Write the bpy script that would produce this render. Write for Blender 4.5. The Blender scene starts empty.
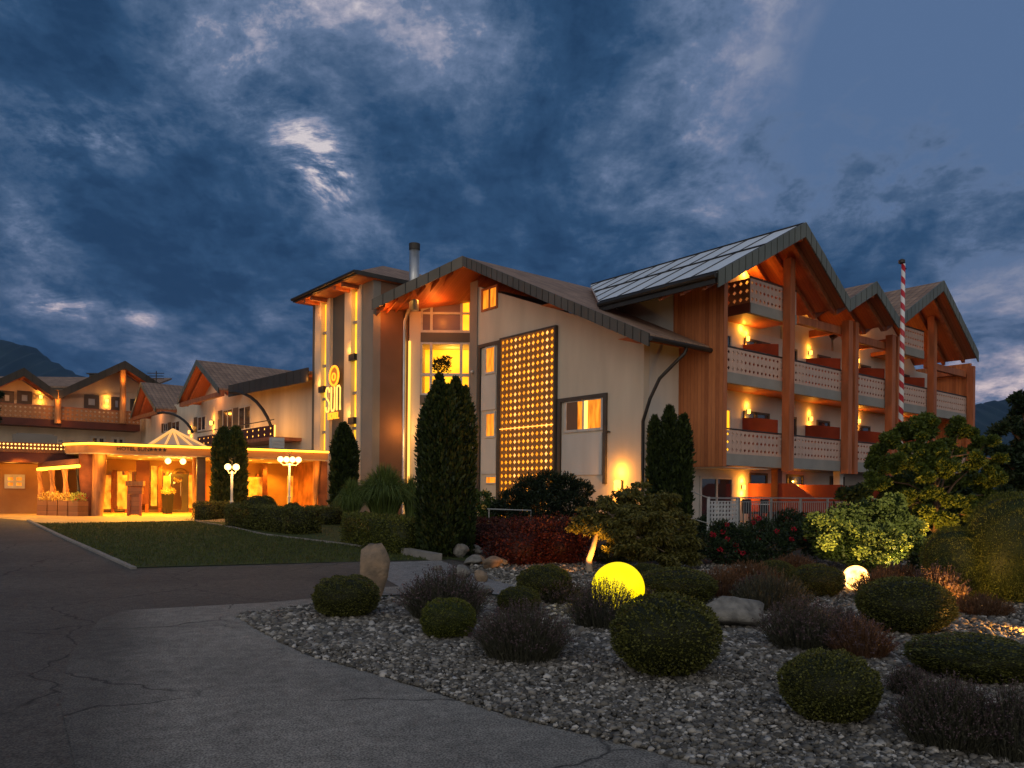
import bpy, math, random
import numpy as np
from mathutils import Vector
random.seed(7); rng = np.random.default_rng(7)
PI = math.pi
C = bpy.context.scene.collection
scene = bpy.context.scene

# ------------------------------------------------------------ camera
FPX, HY, ROLL, CAMZ = 775.0, 494.0, math.radians(0.55), 1.6
cr, sr = math.cos(ROLL), math.sin(ROLL)
cam = bpy.data.cameras.new('camera'); camo = bpy.data.objects.new('camera', cam); C.objects.link(camo)
from mathutils import Matrix
camo.matrix_world = Matrix(((cr, -sr, 0, 0), (0, 0, -1, 0), (sr, cr, 0, CAMZ), (0, 0, 0, 1)))
cam.sensor_fit = 'HORIZONTAL'; cam.sensor_width = 36; cam.lens = 36 * FPX / 1024
cam.shift_y = (HY - 384) / 1024; cam.clip_end = 20000; cam.clip_start = 0.1
scene.camera = camo

def ray(px, py):
    a = (px - 512) / FPX; b = (HY - py) / FPX
    return Vector((a * cr - b * sr, 1.0, a * sr + b * cr))

# ------------------------------------------------------------ world
w = bpy.data.worlds.new('World'); scene.world = w; w.use_nodes = True
def build_world():
    nt = w.node_tree; N = nt.nodes; L = nt.links; N.clear()
    def n(t, **k):
        o = N.new(t)
        for a, b in k.items(): setattr(o, a, b)
        return o
    def m(op, a, b=None, c=None, clamp=False):
        o = n('ShaderNodeMath', operation=op); o.use_clamp = clamp
        for i, v in enumerate((a, b, c)):
            if v is None: continue
            if isinstance(v, (int, float)): o.inputs[i].default_value = v
            else: L.new(v, o.inputs[i])
        return o.outputs[0]
    tc = n('ShaderNodeTexCoord'); sp = n('ShaderNodeSeparateXYZ'); L.new(tc.outputs['Generated'], sp.inputs[0])
    x, y, z = sp.outputs
    den = m('ADD', m('MAXIMUM', z, 0.0), 0.26)
    cb = n('ShaderNodeCombineXYZ'); L.new(m('DIVIDE', x, den), cb.inputs[0]); L.new(m('DIVIDE', y, den), cb.inputs[1])
    L.new(m('MULTIPLY', z, 0.6), cb.inputs[2])
    def noise(scale, detail, rough, dist, loc=(0, 0, 0), sc=(1, 1, 1)):
        mp = n('ShaderNodeMapping'); L.new(cb.outputs[0], mp.inputs[0]); mp.inputs['Location'].default_value = loc; mp.inputs['Scale'].default_value = sc
        t = n('ShaderNodeTexNoise'); t.inputs['Scale'].default_value = scale; t.inputs['Detail'].default_value = detail
        t.inputs['Roughness'].default_value = rough; t.inputs['Distortion'].default_value = dist
        L.new(mp.outputs[0], t.inputs['Vector']); return t.outputs['Fac']
    big = noise(0.9, 6, 0.55, 0.35, (3.1, 1.7, 0))
    med = noise(2.9, 12, 0.68, 0.25, (7.3, 2.2, 0), (1.15, 0.7, 1))
    fine = noise(7.0, 10, 0.72, 0.2, (1.3, 9.2, 0))
    d = m('ADD', m('ADD', m('MULTIPLY', big, 0.50), m('MULTIPLY', med, 0.95)), m('MULTIPLY', fine, 0.55)); d = m('SUBTRACT', d, 0.535)
    # clearings and thick banks of the cloud layer, in world directions
    brk = noise(3.6, 9, 0.7, 0.6, (2.3, 5.1, 0.4)); brk = m('MULTIPLY', m('SUBTRACT', brk, 0.40), 7.0, clamp=True)
    def lobe(px, py, width, amt, asp=1.0):
        nonlocal d
        r = ray(px, py).normalized()
        s = n('ShaderNodeVectorMath', operation='SUBTRACT'); L.new(tc.outputs['Generated'], s.inputs[0]); s.inputs[1].default_value = r
        sc_ = n('ShaderNodeVectorMath', operation='MULTIPLY'); L.new(s.outputs[0], sc_.inputs[0]); sc_.inputs[1].default_value = (1, 1, asp)
        ln = n('ShaderNodeVectorMath', operation='LENGTH'); L.new(sc_.outputs[0], ln.inputs[0])
        g = m('EXPONENT', m('MULTIPLY', m('POWER', m('DIVIDE', ln.outputs['Value'], width), 2.0), -1.0))
        d = m('ADD', d, m('MULTIPLY', m('MULTIPLY', g, brk), amt * 1.45) if width < .08 else m('MULTIPLY', g, amt))
    lobe(308, 140, 0.045, -0.22); lobe(328, 180, 0.035, -0.24); lobe(225, 70, 0.07, -0.09); lobe(62, 305, 0.045, -0.19, 3.0); lobe(150, 318, 0.035, -0.17, 3.5)
    lobe(35, 245, 0.035, -0.11); lobe(95, 135, 0.06, -0.14, 2.0); lobe(20, 150, 0.06, -0.10); lobe(60, 225, 0.10, 0.05); lobe(390, -5, 0.12, -0.17, 1.6); lobe(980, 80, 0.26, -0.17)
    lobe(800, 10, 0.15, -0.13); lobe(590, 140, 0.10, -0.08, 2.0); lobe(1010, 290, 0.09, -0.19, 3.0); lobe(1000, 385, 0.09, -0.12, 3.0)
    lobe(880, 190, 0.16, 0.10, 2.0); lobe(440, 330, 0.42, 0.04); lobe(190, 190, 0.16, 0.04); lobe(560, 40, 0.10, 0.10); lobe(470, 150, 0.14, 0.06); lobe(120, 60, 0.14, 0.05); lobe(620, 230, 0.25, 0.03)
    lobe(1010, 240, 0.16, 0.11, 3.0); lobe(760, 200, 0.2, 0.05, 2); lobe(250, 290, 0.25, 0.05, 2)
    rp = n('ShaderNodeValToRGB'); L.new(d, rp.inputs[0]); cr_ = rp.color_ramp
    cols = [(0.16, (0.56, 0.51, 0.53)), (0.24, (0.30, 0.30, 0.38)), (0.33, (0.112, 0.160, 0.262)), (0.42, (0.058, 0.102, 0.185)), (0.53, (0.022, 0.060, 0.130)), (0.66, (0.0115, 0.037, 0.088))]
    while len(cr_.elements) < len(cols): cr_.elements.new(0.5)
    for e, (p, c) in zip(cr_.elements, cols): e.position = p; e.color = c + (1,)
    # open evening sky (Sky Texture) behind the thinnest cloud at the right
    sk = n('ShaderNodeTexSky'); sk.sky_type = 'NISHITA'; sk.sun_disc = False
    sk.sun_elevation = math.radians(SUN_EL); sk.sun_rotation = math.radians(SUN_AZ); sk.air_density = 1.2; sk.ozone_density = 2.5
    skm = n('ShaderNodeMixRGB', blend_type='MULTIPLY'); skm.inputs[0].default_value = 1; L.new(sk.outputs[0], skm.inputs[1]); skm.inputs[2].default_value = (0.07, 0.07, 0.075, 1)
    r = ray(960, 90).normalized()
    dt = n('ShaderNodeVectorMath', operation='DOT_PRODUCT'); L.new(tc.outputs['Generated'], dt.inputs[0]); dt.inputs[1].default_value = r
    clear = m('MULTIPLY', m('MULTIPLY', m('SUBTRACT', dt.outputs['Value'], 0.955), 30.0, clamp=True), m('MULTIPLY', m('SUBTRACT', 0.40, d), 12.0, clamp=True))
    blue = n('ShaderNodeMixRGB'); blue.inputs[0].default_value = 0.75; L.new(skm.outputs[0], blue.inputs[1]); blue.inputs[2].default_value = (0.095, 0.160, 0.300, 1)
    mx = n('ShaderNodeMixRGB'); L.new(clear, mx.inputs[0]); L.new(rp.outputs[0], mx.inputs[1]); L.new(blue.outputs[0], mx.inputs[2])
    # peach tint of the low far clouds
    low = m('MULTIPLY', m('SUBTRACT', 0.30, z), 3.0, clamp=True)
    tint = n('ShaderNodeMixRGB', blend_type='MULTIPLY'); L.new(low, tint.inputs[0]); L.new(mx.outputs[0], tint.inputs[1]); tint.inputs[2].default_value = (1.22, 1.0, 0.93, 1)
    # added warm glow behind the camera that brightens the scene
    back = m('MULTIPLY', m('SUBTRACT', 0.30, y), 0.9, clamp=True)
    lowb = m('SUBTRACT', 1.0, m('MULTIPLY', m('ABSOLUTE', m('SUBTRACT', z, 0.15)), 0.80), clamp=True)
    glow = n('ShaderNodeMixRGB'); glow.inputs[1].default_value = (0, 0, 0, 1); glow.inputs[2].default_value = BACK_FILL + (1,); L.new(m('MULTIPLY', back, lowb), glow.inputs[0])
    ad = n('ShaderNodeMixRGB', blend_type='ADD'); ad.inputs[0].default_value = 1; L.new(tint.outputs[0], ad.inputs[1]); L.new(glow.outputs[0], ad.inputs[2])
    bg = n('ShaderNodeBackground'); L.new(ad.outputs[0], bg.inputs[0]); bg.inputs[1].default_value = 1.0
    o = n('ShaderNodeOutputWorld'); L.new(bg.outputs[0], o.inputs[0])
SUN_EL, SUN_AZ = 2.0, 190.0
BACK_FILL = (0.60, 0.51, 0.38)
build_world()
sun = bpy.data.lights.new('fill_sun', 'SUN'); sun.energy = 0.12; sun.angle = math.radians(25); sun.color = (1.0, 0.93, 0.86)  # weak wide sun from behind, added to brighten the walls
so = bpy.data.objects.new('fill_sun', sun); C.objects.link(so); so.rotation_euler = (math.radians(62), 0, math.radians(-18))
scene.view_settings.view_transform = 'Standard'; scene.view_settings.look = 'None'
scene.view_settings.exposure = 0.28; scene.view_settings.gamma = 1.0; scene.view_settings.use_curve_mapping = False
scene.render.engine = 'CYCLES'
scene.cycles.use_denoising = True; scene.cycles.max_bounces = 5; scene.cycles.diffuse_bounces = 3; scene.cycles.glossy_bounces = 2
scene.cycles.transmission_bounces = 4; scene.cycles.sample_clamp_indirect = 3.0; scene.cycles.caustics_reflective = False; scene.cycles.caustics_refractive = False
scene.cycles.use_light_tree = True; scene.cycles.volume_bounces = 0
HAZE = 0.00006

# ------------------------------------------------------------ ground height and pixel helpers
def g(x, y):
    return 0.55 * min(1.0, max(0.0, (y - 14) / 16.0))
def G(px, py, dz=0.0):
    r = ray(px, py); lo, hi = 1.0, 400.0
    f = lambda k: CAMZ + r.z * k - g(0, k) - dz
    for _ in range(60):
        mid = (lo + hi) / 2
        if f(mid) > 0: lo = mid
        else: hi = mid
    return Vector((r.x * lo, lo, g(0, lo) + dz))
def at(px, py, depth):
    r = ray(px, py); return Vector((r.x * depth, depth, CAMZ + r.z * depth))
class Fr:
    def __init__(s, px, depth, ang, off=0.0):
        s.a = math.radians(ang); s.u = Vector((math.cos(s.a), math.sin(s.a))); s.v = Vector((-math.sin(s.a), math.cos(s.a)))
        p = at(px, HY, depth); s.o = Vector((p.x, p.y)) + s.v * off
    def pix(s, px, py, y=0.0):
        r = ray(px, py); q = s.o + s.v * y
        det = -r.x * s.u.y + s.u.x * r.y
        k = (-q.x * s.u.y + s.u.x * q.y) / det
        p = Vector((r.x * k, r.y * k)) - q
        return p.dot(s.u), CAMZ + r.z * k
    def X(s, px, y=0.0, py=450): return s.pix(px, py, y)[0]
    def loc(s, P):
        d = Vector((P[0], P[1])) - s.o; return Vector((d.dot(s.u), d.dot(s.v), P[2]))
    def Z(s, px, py, y=0.0): return s.pix(px, py, y)[1]
    def world(s, x, y, z=0.0):
        p = s.o + s.u * x + s.v * y; return Vector((p.x, p.y, z))
    def rect(s, p0, p1, t, b, y=0.0):
        pm = (p0 + p1) / 2; x0, x1 = s.X(p0, y, (t + b) / 2), s.X(p1, y, (t + b) / 2)
        return x0, x1, s.Z(pm, b, y), s.Z(pm, t, y)

# ------------------------------------------------------------ materials
def new_mat(name):
    m = bpy.data.materials.new(name); m.use_nodes = True; return m, m.node_tree, m.node_tree.nodes['Principled BSDF']
def mat(name, c1, c2=None, rough=0.7, scale=3.0, bump=0.1, bscale=None, metal=0.0, mapping=(1, 1, 1), detail=6, emis=None, estr=0.0, spec=0.4):
    m, nt, b = new_mat(name); N, L = nt.nodes, nt.links
    if c2 is None: c2 = tuple(v * 0.72 for v in c1)
    tc = N.new('ShaderNodeTexCoord'); mp = N.new('ShaderNodeMapping'); mp.inputs['Scale'].default_value = mapping
    L.new(tc.outputs['Object'], mp.inputs[0])
    t = N.new('ShaderNodeTexNoise'); t.inputs['Scale'].default_value = scale; t.inputs['Detail'].default_value = detail; L.new(mp.outputs[0], t.inputs['Vector'])
    r = N.new('ShaderNodeValToRGB'); r.color_ramp.elements[0].position = 0.32; r.color_ramp.elements[1].position = 0.68
    r.color_ramp.elements[0].color = c2 + (1,); r.color_ramp.elements[1].color = c1 + (1,)
    L.new(t.outputs['Fac'], r.inputs[0]); L.new(r.outputs[0], b.inputs['Base Color'])
    b.inputs['Roughness'].default_value = rough; b.inputs['Metallic'].default_value = metal; b.inputs['Specular IOR Level'].default_value = spec
    if bump:
        t2 = N.new('ShaderNodeTexNoise'); t2.inputs['Scale'].default_value = bscale or scale * 6; t2.inputs['Detail'].default_value = 4; L.new(mp.outputs[0], t2.inputs['Vector'])
        bp = N.new('ShaderNodeBump'); bp.inputs['Strength'].default_value = bump; bp.inputs['Distance'].default_value = 0.02
        L.new(t2.outputs['Fac'], bp.inputs['Height']); L.new(bp.outputs[0], b.inputs['Normal'])
    if emis: b.inputs['Emission Color'].default_value = emis + (1,); b.inputs['Emission Strength'].default_value = estr
    return m
def emit(name, c, s, base=None):
    m, nt, b = new_mat(name); b.inputs['Base Color'].default_value = (base or tuple(v * .5 for v in c)) + (1,)
    b.inputs['Emission Color'].default_value = c + (1,); b.inputs['Emission Strength'].default_value = s; b.inputs['Roughness'].default_value = .5
    return m
def emit_var(name, c1, c2, s, scale=1.5, mapping=(1, 1, 1)):
    m = emit(name, c1, s); nt = m.node_tree; N, L = nt.nodes, nt.links; b = N['Principled BSDF']
    tc = N.new('ShaderNodeTexCoord'); mp = N.new('ShaderNodeMapping'); mp.inputs['Scale'].default_value = mapping; L.new(tc.outputs['Object'], mp.inputs[0])
    t = N.new('ShaderNodeTexNoise'); t.inputs['Scale'].default_value = scale; t.inputs['Detail'].default_value = 3; L.new(mp.outputs[0], t.inputs['Vector'])
    r = N.new('ShaderNodeValToRGB'); r.color_ramp.elements[0].position = 0.35; r.color_ramp.elements[1].position = 0.62
    r.color_ramp.elements[0].color = c2 + (1,); r.color_ramp.elements[1].color = c1 + (1,)
    L.new(t.outputs['Fac'], r.inputs[0]); L.new(r.outputs[0], b.inputs['Emission Color']); return m
def leafmat(name, c1, c2, rough=0.55, trans=0.15):
    m, nt, b = new_mat(name); N, L = nt.nodes, nt.links
    a = N.new('ShaderNodeAttribute'); a.attribute_name = 'tint'
    r = N.new('ShaderNodeValToRGB'); r.color_ramp.elements[0].color = c1 + (1,); r.color_ramp.elements[1].color = c2 + (1,)
    L.new(a.outputs['Fac'], r.inputs[0]); L.new(r.outputs[0], b.inputs['Base Color']); b.inputs['Roughness'].default_value = rough
    b.inputs['Specular IOR Level'].default_value = 0.3
    if trans:
        t = N.new('ShaderNodeBsdfTranslucent'); L.new(r.outputs[0], t.inputs[0]); mx = N.new('ShaderNodeMixShader'); mx.inputs[0].default_value = trans
        L.new(b.outputs[0], mx.inputs[1]); L.new(t.outputs[0], mx.inputs[2]); L.new(mx.outputs[0], N['Material Output'].inputs[0])
    return m
def woodmat(name, c1, c2, plank=0.14, axis=0, rough=0.55):
    """boards: narrow grooves along one axis, own tone per board"""
    m, nt, b = new_mat(name); N, L = nt.nodes, nt.links
    tc = N.new('ShaderNodeTexCoord'); sp = N.new('ShaderNodeSeparateXYZ'); L.new(tc.outputs['Object'], sp.inputs[0])
    dv = N.new('ShaderNodeMath'); dv.operation = 'DIVIDE'; L.new(sp.outputs[axis], dv.inputs[0]); dv.inputs[1].default_value = plank
    fl = N.new('ShaderNodeMath'); fl.operation = 'FLOOR'; L.new(dv.outputs[0], fl.inputs[0])
    fr = N.new('ShaderNodeMath'); fr.operation = 'FRACT'; L.new(dv.outputs[0], fr.inputs[0])
    wn = N.new('ShaderNodeTexWhiteNoise'); wn.noise_dimensions = '1D'; L.new(fl.outputs[0], wn.inputs['W'])
    t = N.new('ShaderNodeTexNoise'); t.inputs['Scale'].default_value = 2.2; t.inputs['Detail'].default_value = 8
    mp = N.new('ShaderNodeMapping'); mp.inputs['Scale'].default_value = tuple(1.0 if (i == 2 and axis != 2) or (axis == 2 and i == 0) else 7.0 for i in range(3))
    L.new(tc.outputs['Object'], mp.inputs[0]); L.new(mp.outputs[0], t.inputs['Vector'])
    ad = N.new('ShaderNodeMath'); ad.operation = 'MULTIPLY_ADD'; L.new(wn.outputs[0], ad.inputs[0]); ad.inputs[1].default_value = 0.45; 
    s2 = N.new('ShaderNodeMath'); s2.operation = 'MULTIPLY'; L.new(t.outputs['Fac'], s2.inputs[0]); s2.inputs[1].default_value = 0.6; L.new(s2.outputs[0], ad.inputs[2])
    r = N.new('ShaderNodeValToRGB'); r.color_ramp.elements[0].position = .25; r.color_ramp.elements[1].position = .8
    r.color_ramp.elements[0].color = c2 + (1,); r.color_ramp.elements[1].color = c1 + (1,); L.new(ad.outputs[0], r.inputs[0])
    gr = N.new('ShaderNodeMath'); gr.operation = 'GREATER_THAN'; L.new(fr.outputs[0], gr.inputs[0]); gr.inputs[1].default_value = 0.07
    mx = N.new('ShaderNodeMixRGB'); mx.blend_type = 'MULTIPLY'; mx.inputs[0].default_value = 1; L.new(r.outputs[0], mx.inputs[1])
    cc = N.new('ShaderNodeMath'); cc.operation = 'MULTIPLY_ADD'; L.new(gr.outputs[0], cc.inputs[0]); cc.inputs[1].default_value = .6; cc.inputs[2].default_value = .4
    L.new(cc.outputs[0], mx.inputs[2]); L.new(mx.outputs[0], b.inputs['Base Color']); b.inputs['Roughness'].default_value = rough
    bp = N.new('ShaderNodeBump'); bp.inputs['Strength'].default_value = .4; bp.inputs['Distance'].default_value = .01; L.new(gr.outputs[0], bp.inputs['Height']); L.new(bp.outputs[0], b.inputs['Normal'])
    return m
def tilemat(name, c1, c2, tw=0.28, tl=0.34, rough=0.8, ax=1):
    """roof tiles: rows down the slope (object x), columns along object y"""
    m, nt, b = new_mat(name); N, L = nt.nodes, nt.links
    tc = N.new('ShaderNodeTexCoord'); sp = N.new('ShaderNodeSeparateXYZ'); L.new(tc.outputs['Object'], sp.inputs[0])
    def M(op, a, bb=None):
        o = N.new('ShaderNodeMath'); o.operation = op
        for i, v in enumerate((a, bb)):
            if v is None: continue
            if isinstance(v, (int, float)): o.inputs[i].default_value = v
            else: L.new(v, o.inputs[i])
        return o.outputs[0]
    U = M('DIVIDE', sp.outputs[ax], tw); V = M('DIVIDE', sp.outputs[1 - ax], tl)
    cb = N.new('ShaderNodeCombineXYZ'); L.new(M('FLOOR', U), cb.inputs[0]); L.new(M('FLOOR', V), cb.inputs[1])
    wn = N.new('ShaderNodeTexWhiteNoise'); wn.noise_dimensions = '2D'; L.new(cb.outputs[0], wn.inputs['Vector'])
    t = N.new('ShaderNodeTexNoise'); t.inputs['Scale'].default_value = 0.9; t.inputs['Detail'].default_value = 5; L.new(tc.outputs['Object'], t.inputs['Vector'])
    f = M('ADD', M('ADD', M('MULTIPLY', wn.outputs['Value'], .22), .14), M('MULTIPLY', t.outputs['Fac'], .5))
    r = N.new('ShaderNodeValToRGB'); r.color_ramp.elements[0].position = .25; r.color_ramp.elements[1].position = .75
    r.color_ramp.elements[0].color = c2 + (1,); r.color_ramp.elements[1].color = c1 + (1,); L.new(f, r.inputs[0])
    wave = M('ABSOLUTE', M('SINE', M('MULTIPLY', U, PI)))
    step = M('FRACT', V)
    h = M('ADD', M('MULTIPLY', wave, .6), M('MULTIPLY', step, .5))
    gap = M('ADD', M('MULTIPLY', M('LESS_THAN', step, .1), -.45), 1.0); gap2 = M('ADD', M('MULTIPLY', M('LESS_THAN', wave, .18), -.4), 1.0)
    mx = N.new('ShaderNodeMixRGB'); mx.blend_type = 'MULTIPLY'; mx.inputs[0].default_value = 1; L.new(r.outputs[0], mx.inputs[1]); L.new(M('MULTIPLY', gap, gap2), mx.inputs[2])
    L.new(mx.outputs[0], b.inputs['Base Color']); b.inputs['Roughness'].default_value = rough
    bp = N.new('ShaderNodeBump'); bp.inputs['Strength'].default_value = .9; bp.inputs['Distance'].default_value = .05; L.new(h, bp.inputs['Height']); L.new(bp.outputs[0], b.inputs['Normal'])
    return m

M = {}
M['stucco'] = mat('cream stucco', (.68, .59, .465), (.56, .48, .375), .9, 1.1, .2, 40, mapping=(1, 1, .22), detail=9)
M['stucco_white'] = mat('pale stucco', (.64, .61, .56), (.54, .51, .46), .9, 1.1, .2, 40, mapping=(1, 1, .22), detail=9)
M['stucco_grey'] = mat('dark grey stucco', (.125, .115, .10), (.10, .095, .085), .9, .8, .12, 60)
M['stucco_taupe'] = mat('taupe stucco', (.26, .235, .205), (.22, .2, .175), .9, .8, .12, 60)
M['stucco_brown'] = mat('brown stucco', (.22, .115, .07), (.18, .095, .055), .9, .8, .12, 60)
M['window_frame'] = mat('white window frame', (.62, .60, .56), rough=.5, bump=0)
M['dark_frame'] = mat('grey brown metal frame', (.075, .06, .048), rough=.5, bump=.05)
M['wood_y'] = woodmat('larch boards side', (.56, .20, .065), (.33, .10, .03), .16, 1)
M['soffit'] = woodmat('red larch soffit', (.48, .15, .05), (.35, .095, .03), .13, 1)
M['beam'] = mat('larch beam', (.48, .155, .06), (.30, .085, .03), .6, 1.2, .15, 12, mapping=(4, 4, .6))
M['dark_wood'] = mat('dark red wood', (.12, .028, .014), (.08, .018, .01), .6, 2, .1)
M['screen'] = mat('red balcony screen', (.30, .045, .018), (.20, .028, .012), .6, 1.5, .06)
M['rail_board'] = mat('weathered rose rail boards', (.56, .40, .33), (.47, .33, .27), .7, 3, .1, mapping=(6, 6, 1))
M['rail_dark'] = mat('brown rail boards', (.28, .12, .05), (.18, .07, .03), .7, 3, .1)
M['concrete'] = mat('grey balcony edge', (.30, .29, .27), (.24, .235, .22), .85, 1.2, .1)
M['fascia'] = mat('green grey sheet fascia', (.17, .18, .15), (.12, .13, .11), .5, .6, .05, metal=.3)
M['seam'] = mat('dark seam', (.02, .02, .018), rough=.7, bump=0)
M['tile_x'] = tilemat('brown clay tiles', (.40, .26, .175), (.17, .105, .072), .34, .42, ax=1)
M['metal_roof'] = mat('zinc roof sheet', (.92, .95, .95), (.78, .82, .84), .40, .5, .03, metal=.25)
M['fascia_dark'] = mat('dark brown verge', (.05, .04, .03), (.035, .028, .02), .6, .6, .05)
M['fascia_lit'] = mat('honey fascia board', (.55, .27, .10), (.42, .19, .065), .5, 1.2, .1, mapping=(.5, 4, 4))
M['fascia_brown'] = mat('brown sheet verge', (.13, .115, .095), (.09, .08, .065), .5, .6, .05, metal=.3)
M['zinc'] = mat('zinc pipe', (.55, .56, .56), (.42, .43, .43), .35, 2, .02, metal=.8)
M['dark_metal'] = mat('dark metal', (.05, .045, .04), rough=.45, bump=.03, metal=.5)
M['white_metal'] = mat('white painted metal', (.6, .6, .58), rough=.45, bump=0)
M['grey_metal'] = mat('galvanised rail', (.40, .40, .38), rough=.4, bump=0, metal=.4)
M['dark_glass'] = mat('dark window glass', (.03, .035, .045), rough=.06, bump=0, spec=1.0)
M['curtain_glass'] = mat('violet grey glass', (.24, .17, .17), (.16, .12, .13), rough=.35, scale=.6, bump=0, spec=.25)  # violet sky reflection put into the glass colour
M['glow_yellow'] = emit_var('lit yellow window', (1.0, .48, .02), (1.0, .33, .004), 1.5, .7)
M['glow_orange'] = emit_var('lit orange window', (1.0, .33, .02), (.50, .12, .005), 1.0, 2.5, (3, 3, .6))
M['glow_bright'] = emit('bright lamp', (1.0, .62, .22), 3.2)
M['lamp_warm'] = emit('warm lamp glass', (1.0, .48, .07), 3.2)
M['led'] = emit('warm led strip', (1.0, .43, .03), 4.2)
M['pale_pane'] = mat('pale bluish pane', (.42, .46, .52), (.30, .33, .38), .3, 1.5, 0)  # bluish reflection put into the pane colour
M['strip_window'] = emit_var('amber strip window', (1.0, .55, .03), (.95, .38, .015), 1.35, 1.2)
M['neon'] = emit('orange sign neon', (1.0, .30, .015), 1.9)
M['neon_core'] = emit('pale sign neon', (1.0, .50, .09), 1.7)
M['log'] = mat('rough timber post', (.46, .22, .08), (.26, .11, .04), .75, 2.2, .35, 9, mapping=(5, 5, .8))
M['rust'] = mat('rusty panel', (.34, .12, .045), (.14, .045, .02), .75, 2.0, .1)
M['rock'] = mat('grey rock', (.27, .255, .225), (.11, .105, .095), .9, 7, 1.0, 22)
M['rock_tan'] = mat('tan boulder', (.36, .25, .16), (.15, .12, .09), .9, 6, 1.0, 20)
M['bark'] = mat('bark', (.22, .13, .07), (.12, .07, .04), .9, 4, .6, 20, mapping=(1, 1, .3))
M['soil'] = mat('soil', (.045, .036, .026), (.025, .02, .016), 1, 2, .5, 20)
M['red'] = mat('red paint', (.5, .025, .03), rough=.5, bump=0)
M['terracotta'] = mat('dark planter', (.03, .026, .024), rough=.5, bump=.1)
M['planter_wood'] = woodmat('planter boards', (.36, .16, .06), (.22, .09, .03), .2, 2)

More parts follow.
